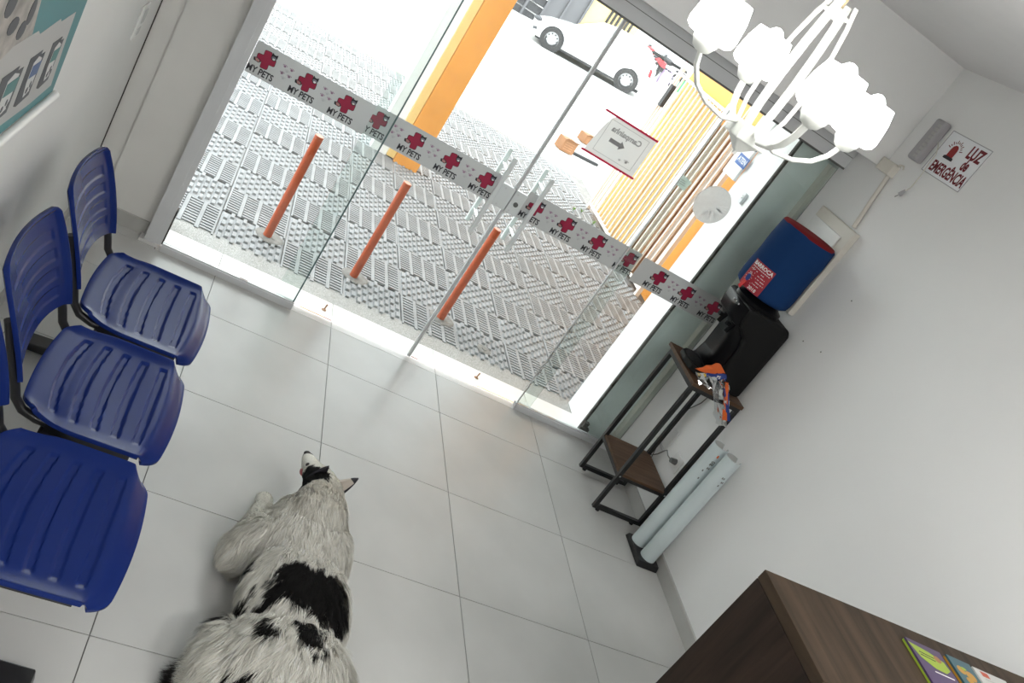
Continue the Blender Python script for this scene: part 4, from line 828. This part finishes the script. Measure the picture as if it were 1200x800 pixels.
# ================================================================== DOG
dog = MB()
def cap_(a, b_, r0, r1, k=7):
    for i in range(k): u = i / (k - 1); p = Vector(a).lerp(Vector(b_), u); r = r0 + (r1 - r0) * u; dog.ell(p, (r, r, r), 14)
dog.ell((.515, -1.36, .135), (.150, .19, .120), 20); dog.ell((.515, -1.30, .165), (.120, .13, .095), 20)
dog.ell((.505, -1.60, .135), (.158, .24, .112), 20); dog.ell((.490, -1.86, .130), (.180, .20, .118), 20); dog.ell((.49, -1.95, .125), (.165, .15, .11), 18)
cap_((.520, -1.28, .215), (.526, -1.18, .225), .088, .070, 4)                      # neck
Rh = Matrix.Rotation(math.radians(16), 3, 'Z')
dog.ell((.523, -1.130, .215), (.062, .072, .056), 18, rot=Rh); dog.ell((.505, -1.075, .205), (.046, .055, .042), 16, rot=Rh)
cap_((.497, -1.045, .200), (.476, -.985, .193), .034, .023, 5)                     # muzzle
cap_((.497, -1.045, .180), (.480, -1.000, .172), .026, .018, 4)                     # jaw
cap_((.395, -1.37, .125), (.340, -1.395, .070), .075, .062, 5)                      # left upper arm
cap_((.330, -1.375, .052), (.385, -1.13, .034), .046, .028, 9); dog.ell((.396, -1.090, .030), (.034, .048, .028), 14)
for k, dx in enumerate((-.020, -.007, .007, .020)): dog.ell((.396 + dx, -1.055 - abs(dx) * .4, .022), (.0085, .018, .016), 10)
cap_((.640, -1.33, .07), (.590, -1.13, .034), .048, .028, 8); dog.ell((.578, -1.095, .030), (.034, .045, .028), 14)     # right foreleg
for dx in (-.020, -.007, .007, .020): dog.ell((.578 + dx, -1.060 - abs(dx) * .4, .022), (.0085, .018, .016), 10)
dog.ell((.345, -1.86, .095), (.085, .15, .088), 16)              # left thigh, hind foot
dog.ell((.630, -1.88, .090), (.080, .15, .085), 16); cap_((.665, -1.78, .04), (.68, -1.66, .03), .034, .026, 5)
cap_((.47, -2.06, .10), (.36, -2.07, .060), .050, .046, 5); cap_((.36, -2.07, .060), (.285, -1.95, .045), .046, .042, 5); cap_((.285, -1.95, .045), (.285, -1.86, .040), .042, .028, 4)  # tail
dm = dog.mesh('dog_raw', 'nose'); to = bpy.data.objects.new('tmp', dm); COL.objects.link(to)
r_ = to.modifiers.new('r', 'REMESH'); r_.mode = 'VOXEL'; r_.voxel_size = .009; sm = to.modifiers.new('s', 'SMOOTH'); sm.factor = .5; sm.iterations = 6
dg = bpy.context.evaluated_depsgraph_get(); dg.update(); body_me = bpy.data.meshes.new_from_object(to.evaluated_get(dg)); bpy.data.objects.remove(to); body_me.name = 'dog'

def inpoly(P, poly):
    x, y_ = P[:, 0], P[:, 1]; ins = np.zeros(len(P), bool); n = len(poly)
    for i in range(n):
        x1, y1 = poly[i]; x2, y2 = poly[(i + 1) % n]; c = ((y1 > y_) != (y2 > y_)) & (x < (x2 - x1) * (y_ - y1) / (y2 - y1 + 1e-12) + x1); ins ^= c
    return ins
MARKS = [([(0.412, -1.58), (0.441, -1.544), (0.484, -1.53), (0.513, -1.549), (0.569, -1.54), (0.615, -1.555), (0.630, -1.65), (0.600, -1.745), (0.55, -1.71), (0.507, -1.694), (0.464, -1.679), (0.426, -1.664), (0.412, -1.628)], .12),
         ([(0.399, -1.663), (0.423, -1.641), (0.437, -1.674), (0.395, -1.721)], .12), ([(0.348, -1.528), (0.382, -1.496), (0.381, -1.532), (0.336, -1.598), (0.306, -1.643), (0.328, -1.575)], .06),
         ([(0.352, -1.641), (0.381, -1.627), (0.373, -1.687), (0.35, -1.739), (0.322, -1.749), (0.305, -1.737), (0.327, -1.686)], .06), ([(0.402, -1.776), (0.425, -1.755), (0.435, -1.805), (0.414, -1.841), (0.401, -1.811), (0.382, -1.818)], .12),
         ([(0.472, -1.769), (0.49, -1.744), (0.532, -1.759), (0.555, -1.787), (0.561, -1.844), (0.544, -1.855), (0.517, -1.829), (0.502, -1.84), (0.483, -1.812)], .12), ([(0.308, -1.95), (0.341, -1.93), (0.40, -1.93), (0.41, -2.02), (0.303, -2.02)], .1),
         ([(.435, -1.190), (.445, -1.10), (.480, -1.075), (.515, -1.110), (.522, -1.185), (.475, -1.205)], .165)]
def dog_color(P):
    n = len(P); col = np.tile(np.array([.95, .93, .86]), (n, 1))
    wob = .010 * np.sin(P[:, 0] * 130 + P[:, 1] * 70) + .007 * np.sin(P[:, 1] * 190 - P[:, 0] * 90)
    Q = P.copy(); Q[:, 0] += wob * .6; Q[:, 1] += wob
    # warm cream at neck centre, cooler white at sides
    nk = np.exp(-(((P[:, 0] - .52) / .09) ** 2 + ((P[:, 1] + 1.24) / .06) ** 2)); col = col * (1 - .22 * nk[:, None]) + np.array([.40, .30, .18]) * (.22 * nk[:, None])
    for poly, zmin in MARKS:
        m = inpoly(Q, poly) & (P[:, 2] > zmin); col[m] = (.012, .011, .011)
    # grey-black tail
    tl_ = (P[:, 0] < .345 + wob) & (P[:, 1] < -1.83 + wob) & (P[:, 2] < .085); col[tl_] = (.055, .05, .05)
    tl2 = (P[:, 1] < -2.04); col[tl2] = (.10, .095, .09)
    md = (P[:, 0] < .345) & (P[:, 1] < -1.78) & (P[:, 1] >= -1.83 + wob) & (P[:, 2] < .08); col[md] = (.25, .24, .22)
    ns = (P[:, 1] > -.990) & (P[:, 2] > .178) & (P[:, 2] < .215) & (P[:, 1] > -.985) ; col[ns] = (.03, .02, .02)
    return col
nv = len(body_me.vertices); V = np.empty(nv * 3); body_me.vertices.foreach_get('co', V); V = V.reshape(-1, 3)
V[:, 2] = np.maximum(V[:, 2], .001); body_me.vertices.foreach_set('co', V.ravel()); body_me.update()
DL = np.array([.5, -1.5, 0.])
ca = body_me.color_attributes.new('coat', 'FLOAT_COLOR', 'POINT'); c4 = np.ones((nv, 4)); c4[:, :3] = dog_color(V); ca.data.foreach_set('color', c4.ravel())
fm = bpy.data.materials.new('dog coat'); fm.use_nodes = True; nt = fm.node_tree; pb = nt.nodes['Principled BSDF']; at_ = nt.nodes.new('ShaderNodeAttribute'); at_.attribute_name = 'coat'
nt.links.new(at_.outputs['Color'], pb.inputs['Base Color']); pb.inputs['Roughness'].default_value = .75; pb.inputs['Specular IOR Level'].default_value = .25
body_me.materials.clear(); body_me.materials.append(fm); body_me.shade_smooth()
# fur strands
body_me.calc_loop_triangles(); nt_ = len(body_me.loop_triangles); T = np.empty(nt_ * 3, int); body_me.loop_triangles.foreach_get('vertices', T); T = T.reshape(-1, 3)
A, B, C_ = V[T[:, 0]], V[T[:, 1]], V[T[:, 2]]; cr = np.cross(B - A, C_ - A); ar = np.linalg.norm(cr, axis=1) / 2; fn_ = cr / (2 * ar[:, None] + 1e-12)
zc = (A[:, 2] + B[:, 2] + C_[:, 2]) / 3; wgt = ar * (zc > .012); wgt /= wgt.sum()
NS = 130000; rg = np.random.default_rng(3); ti = rg.choice(nt_, NS, p=wgt); r1 = np.sqrt(rg.random(NS)); r2 = rg.random(NS)
P0 = A[ti] * (1 - r1)[:, None] + B[ti] * (r1 * (1 - r2))[:, None] + C_[ti] * (r1 * r2)[:, None]; VN = np.empty(nv * 3); body_me.vertices.foreach_get('normal', VN); VN = VN.reshape(-1, 3)
N = VN[T[ti, 0]] * (1 - r1)[:, None] + VN[T[ti, 1]] * (r1 * (1 - r2))[:, None] + VN[T[ti, 2]] * (r1 * r2)[:, None]; N /= np.linalg.norm(N, axis=1)[:, None] + 1e-9
x, y_, z = P0.T
comb = np.zeros((NS, 3)); side = (x - .50) / .17
comb[:, 0] = side * .55 - .25 * (y_ < -1.45); comb[:, 1] = -1.0; comb[:, 2] = -.45 * np.abs(side)
hd = (y_ > -1.20) & (z > .13); comb[hd] = np.stack([(x[hd] - .51) * 3, -np.ones(hd.sum()), -.2 * np.ones(hd.sum())], 1)
legm = (z < .10) & (y_ > -1.34); comb[legm] = (-.25, -1.0, -.1)
tlm = (x < .36) & (y_ < -1.82) & (z < .12); comb[tlm] = (-1.0, .15, -.25)
cl = 2.3 * np.sin(x * 60 + 3 * np.sin(y_ * 31)) + 2.0 * np.sin(y_ * 47 + 2.5 * np.sin(x * 38)); cl2 = np.sin(x * 150 + y_ * 95 + 4 * np.sin(y_ * 60))
comb[:, 0] += .13 * cl + .12 * cl2; comb += rg.normal(0, .16, (NS, 3))
comb -= N * np.sum(comb * N, 1)[:, None]; comb /= np.linalg.norm(comb, axis=1)[:, None] + 1e-9
L = np.interp(y_, [-2.1, -1.75, -1.55, -1.35, -1.24, -1.16, -1.08, -1.03, -.95], [.080, .072, .058, .052, .040, .016, .010, .006, .004]); L[legm] = np.interp(y_[legm], [-1.45, -1.36, -1.25, -1.15, -1.0], [.050, .045, .026, .009, .005]); L[tlm] = .085
L *= rg.uniform(.7, 1.2, NS)
lift = (np.where(hd, .28, .48) * (1 + .5 * cl2 * .6))[:, None]
D0 = comb * .80 + N * (lift + .14); D1 = comb * .97 + N * (lift * .25) + np.array([0, 0, -.05])
P1 = P0 + D0 * (L * .45)[:, None]; P2 = P1 + D1 * (L * .60)[:, None]; P0 = P0 - N * .002
ck = np.round((P0 + .004 * np.sin(P0[:, [1, 2, 0]] * 90)) / .013).astype(np.int64); ck = ck[:, 0] * 1000003 + ck[:, 1] * 1009 + ck[:, 2]; _, inv = np.unique(ck, return_inverse=True); cnt = np.bincount(inv)
mt_ = np.stack([np.bincount(inv, P2[:, k]) / cnt for k in range(3)], 1)[inv]; cf = np.where(L < .015, .2, .6)[:, None]; P2 = P2 * (1 - cf) + mt_ * cf
P1[:, 2] = np.maximum(P1[:, 2], .003); P2[:, 2] = np.maximum(P2[:, 2], .002)
sd = np.cross(comb, N); sd /= np.linalg.norm(sd, axis=1)[:, None] + 1e-9; wd_ = (.0010 * rg.uniform(.7, 1.3, NS) * np.where(L < .015, .7, 1.0))[:, None]
FV = np.stack([P0 - sd * wd_, P0 + sd * wd_, P1 - sd * wd_ * .8, P1 + sd * wd_ * .8, P2], 1).reshape(-1, 3)
bi = np.arange(NS) * 5; tris = np.stack([np.stack([bi, bi + 1, bi + 3], 1), np.stack([bi, bi + 3, bi + 2], 1), np.stack([bi + 2, bi + 3, bi + 4], 1)], 1).reshape(-1, 3)
fur_me = bpy.data.meshes.new('fur'); fur_me.vertices.add(NS * 5); fur_me.vertices.foreach_set('co', (FV - DL).ravel())
fur_me.loops.add(len(tris) * 3); fur_me.loops.foreach_set('vertex_index', tris.ravel().astype(np.int32)); fur_me.polygons.add(len(tris)); fur_me.polygons.foreach_set('loop_start', np.arange(0, len(tris) * 3, 3, dtype=np.int32)); fur_me.polygons.foreach_set('loop_total', np.full(len(tris), 3, dtype=np.int32)); fur_me.update(calc_edges=True)
cc = dog_color(P0); jit = rg.uniform(.72, 1.12, NS)[:, None] * (1 + .06 * cl2[:, None]); cc = np.clip(cc * jit, 0, 1); c4 = np.ones((NS, 5, 4)); c4[:, :, :3] = cc[:, None, :]
fa = fur_me.color_attributes.new('coat', 'FLOAT_COLOR', 'POINT'); fa.data.foreach_set('color', c4.ravel())
fm2 = fm.copy(); fm2.name = 'dog fur'; n2 = fm2.node_tree; tr_ = n2.nodes.new('ShaderNodeBsdfTranslucent'); mx_ = n2.nodes.new('ShaderNodeMixShader'); mx_.inputs[0].default_value = .30
n2.links.new([q for q in n2.nodes if q.type == 'ATTRIBUTE'][0].outputs['Color'], tr_.inputs[0]); n2.links.new(n2.nodes['Principled BSDF'].outputs[0], mx_.inputs[1]); n2.links.new(tr_.outputs[0], mx_.inputs[2]); n2.links.new(mx_.outputs[0], n2.nodes['Material Output'].inputs[0])
fur_me.materials.append(fm2)
fur_me.polygons.foreach_set('use_smooth', np.ones(len(tris), bool))
NN = np.repeat((N * .9 + comb * .12 + sd * rg.normal(0, .5, NS)[:, None]), 5, axis=0); NN /= np.linalg.norm(NN, axis=1)[:, None]
fur_me.normals_split_custom_set_from_vertices([tuple(v) for v in NN])
body_me.vertices.foreach_set('co', (V - DL).ravel()); body_me.update()
dogo = tag(bpy.data.objects.new('dog', body_me), 'white dog with black patches lying on the tiled floor', 'dog'); COL.objects.link(dogo); dogo.location = DL; ORG[dogo.name] = tuple(DL)
fo = bpy.data.objects.new('fur', fur_me); COL.objects.link(fo); fo.parent = dogo; fo['kind'] = 'stuff'
# ears, nose, eyes
def ear(base, tip, width, outer, tipm, lab, fold):
    b = Vector(base); tp = Vector(tip); ax = (tp - b).normalized(); wv = Vector((1, .15, 0)); wv = (wv - ax * wv.dot(ax)).normalized(); nv_ = ax.cross(wv); mb = MB(); nr, nc = 9, 8
    vs = []
    for i in range(nr + 1):
        u = i / nr; hw = width * (1 - u ** 1.9) ** .8 * (1 - .15 * u)
        for j in range(nc + 1): s_ = -1 + 2 * j / nc; vs.append(b + (tp - b) * u + wv * (hw * s_) + nv_ * (fold * (1 - s_ * s_) * (1 - u)))
    mb.add(vs, [(i * (nc + 1) + j, i * (nc + 1) + j + 1, (i + 1) * (nc + 1) + j + 1, (i + 1) * (nc + 1) + j) for i in range(nr) for j in range(nc)])
    mb.m = [1 if (k // nc) > 6 or (k % nc) > 6 else 0 for k in range(nr * nc)]
    o = mb.build('ear', [outer, tipm], dogo, smooth=80); q = o.modifiers.new('s', 'SOLIDIFY'); q.thickness = .006; o['label'] = lab; return o
ear((.485, -1.150, .232), (.508, -1.142, .312), .029, 'ink', 'ink', 'black ear', .012)
ear((.562, -1.160, .232), (.618, -1.148, .312), .036, 'inear', 'ink', 'pale ear with dark tip', .012)
MB().ell((.4715, -.9655, .196), (.0135, .010, .011), 14).build('nose', 'nose', dogo, smooth=60)
for e in ((.468, -1.060, .222), (.540, -1.042, .222)): MB().ell(e, (.008, .008, .008), 12).build('eye', 'nose', dogo, smooth=60)
MB().ell((.470, -1.040, .170), (.010, .020, .006), 12).build('mouth', 'tongue', dogo, smooth=60)
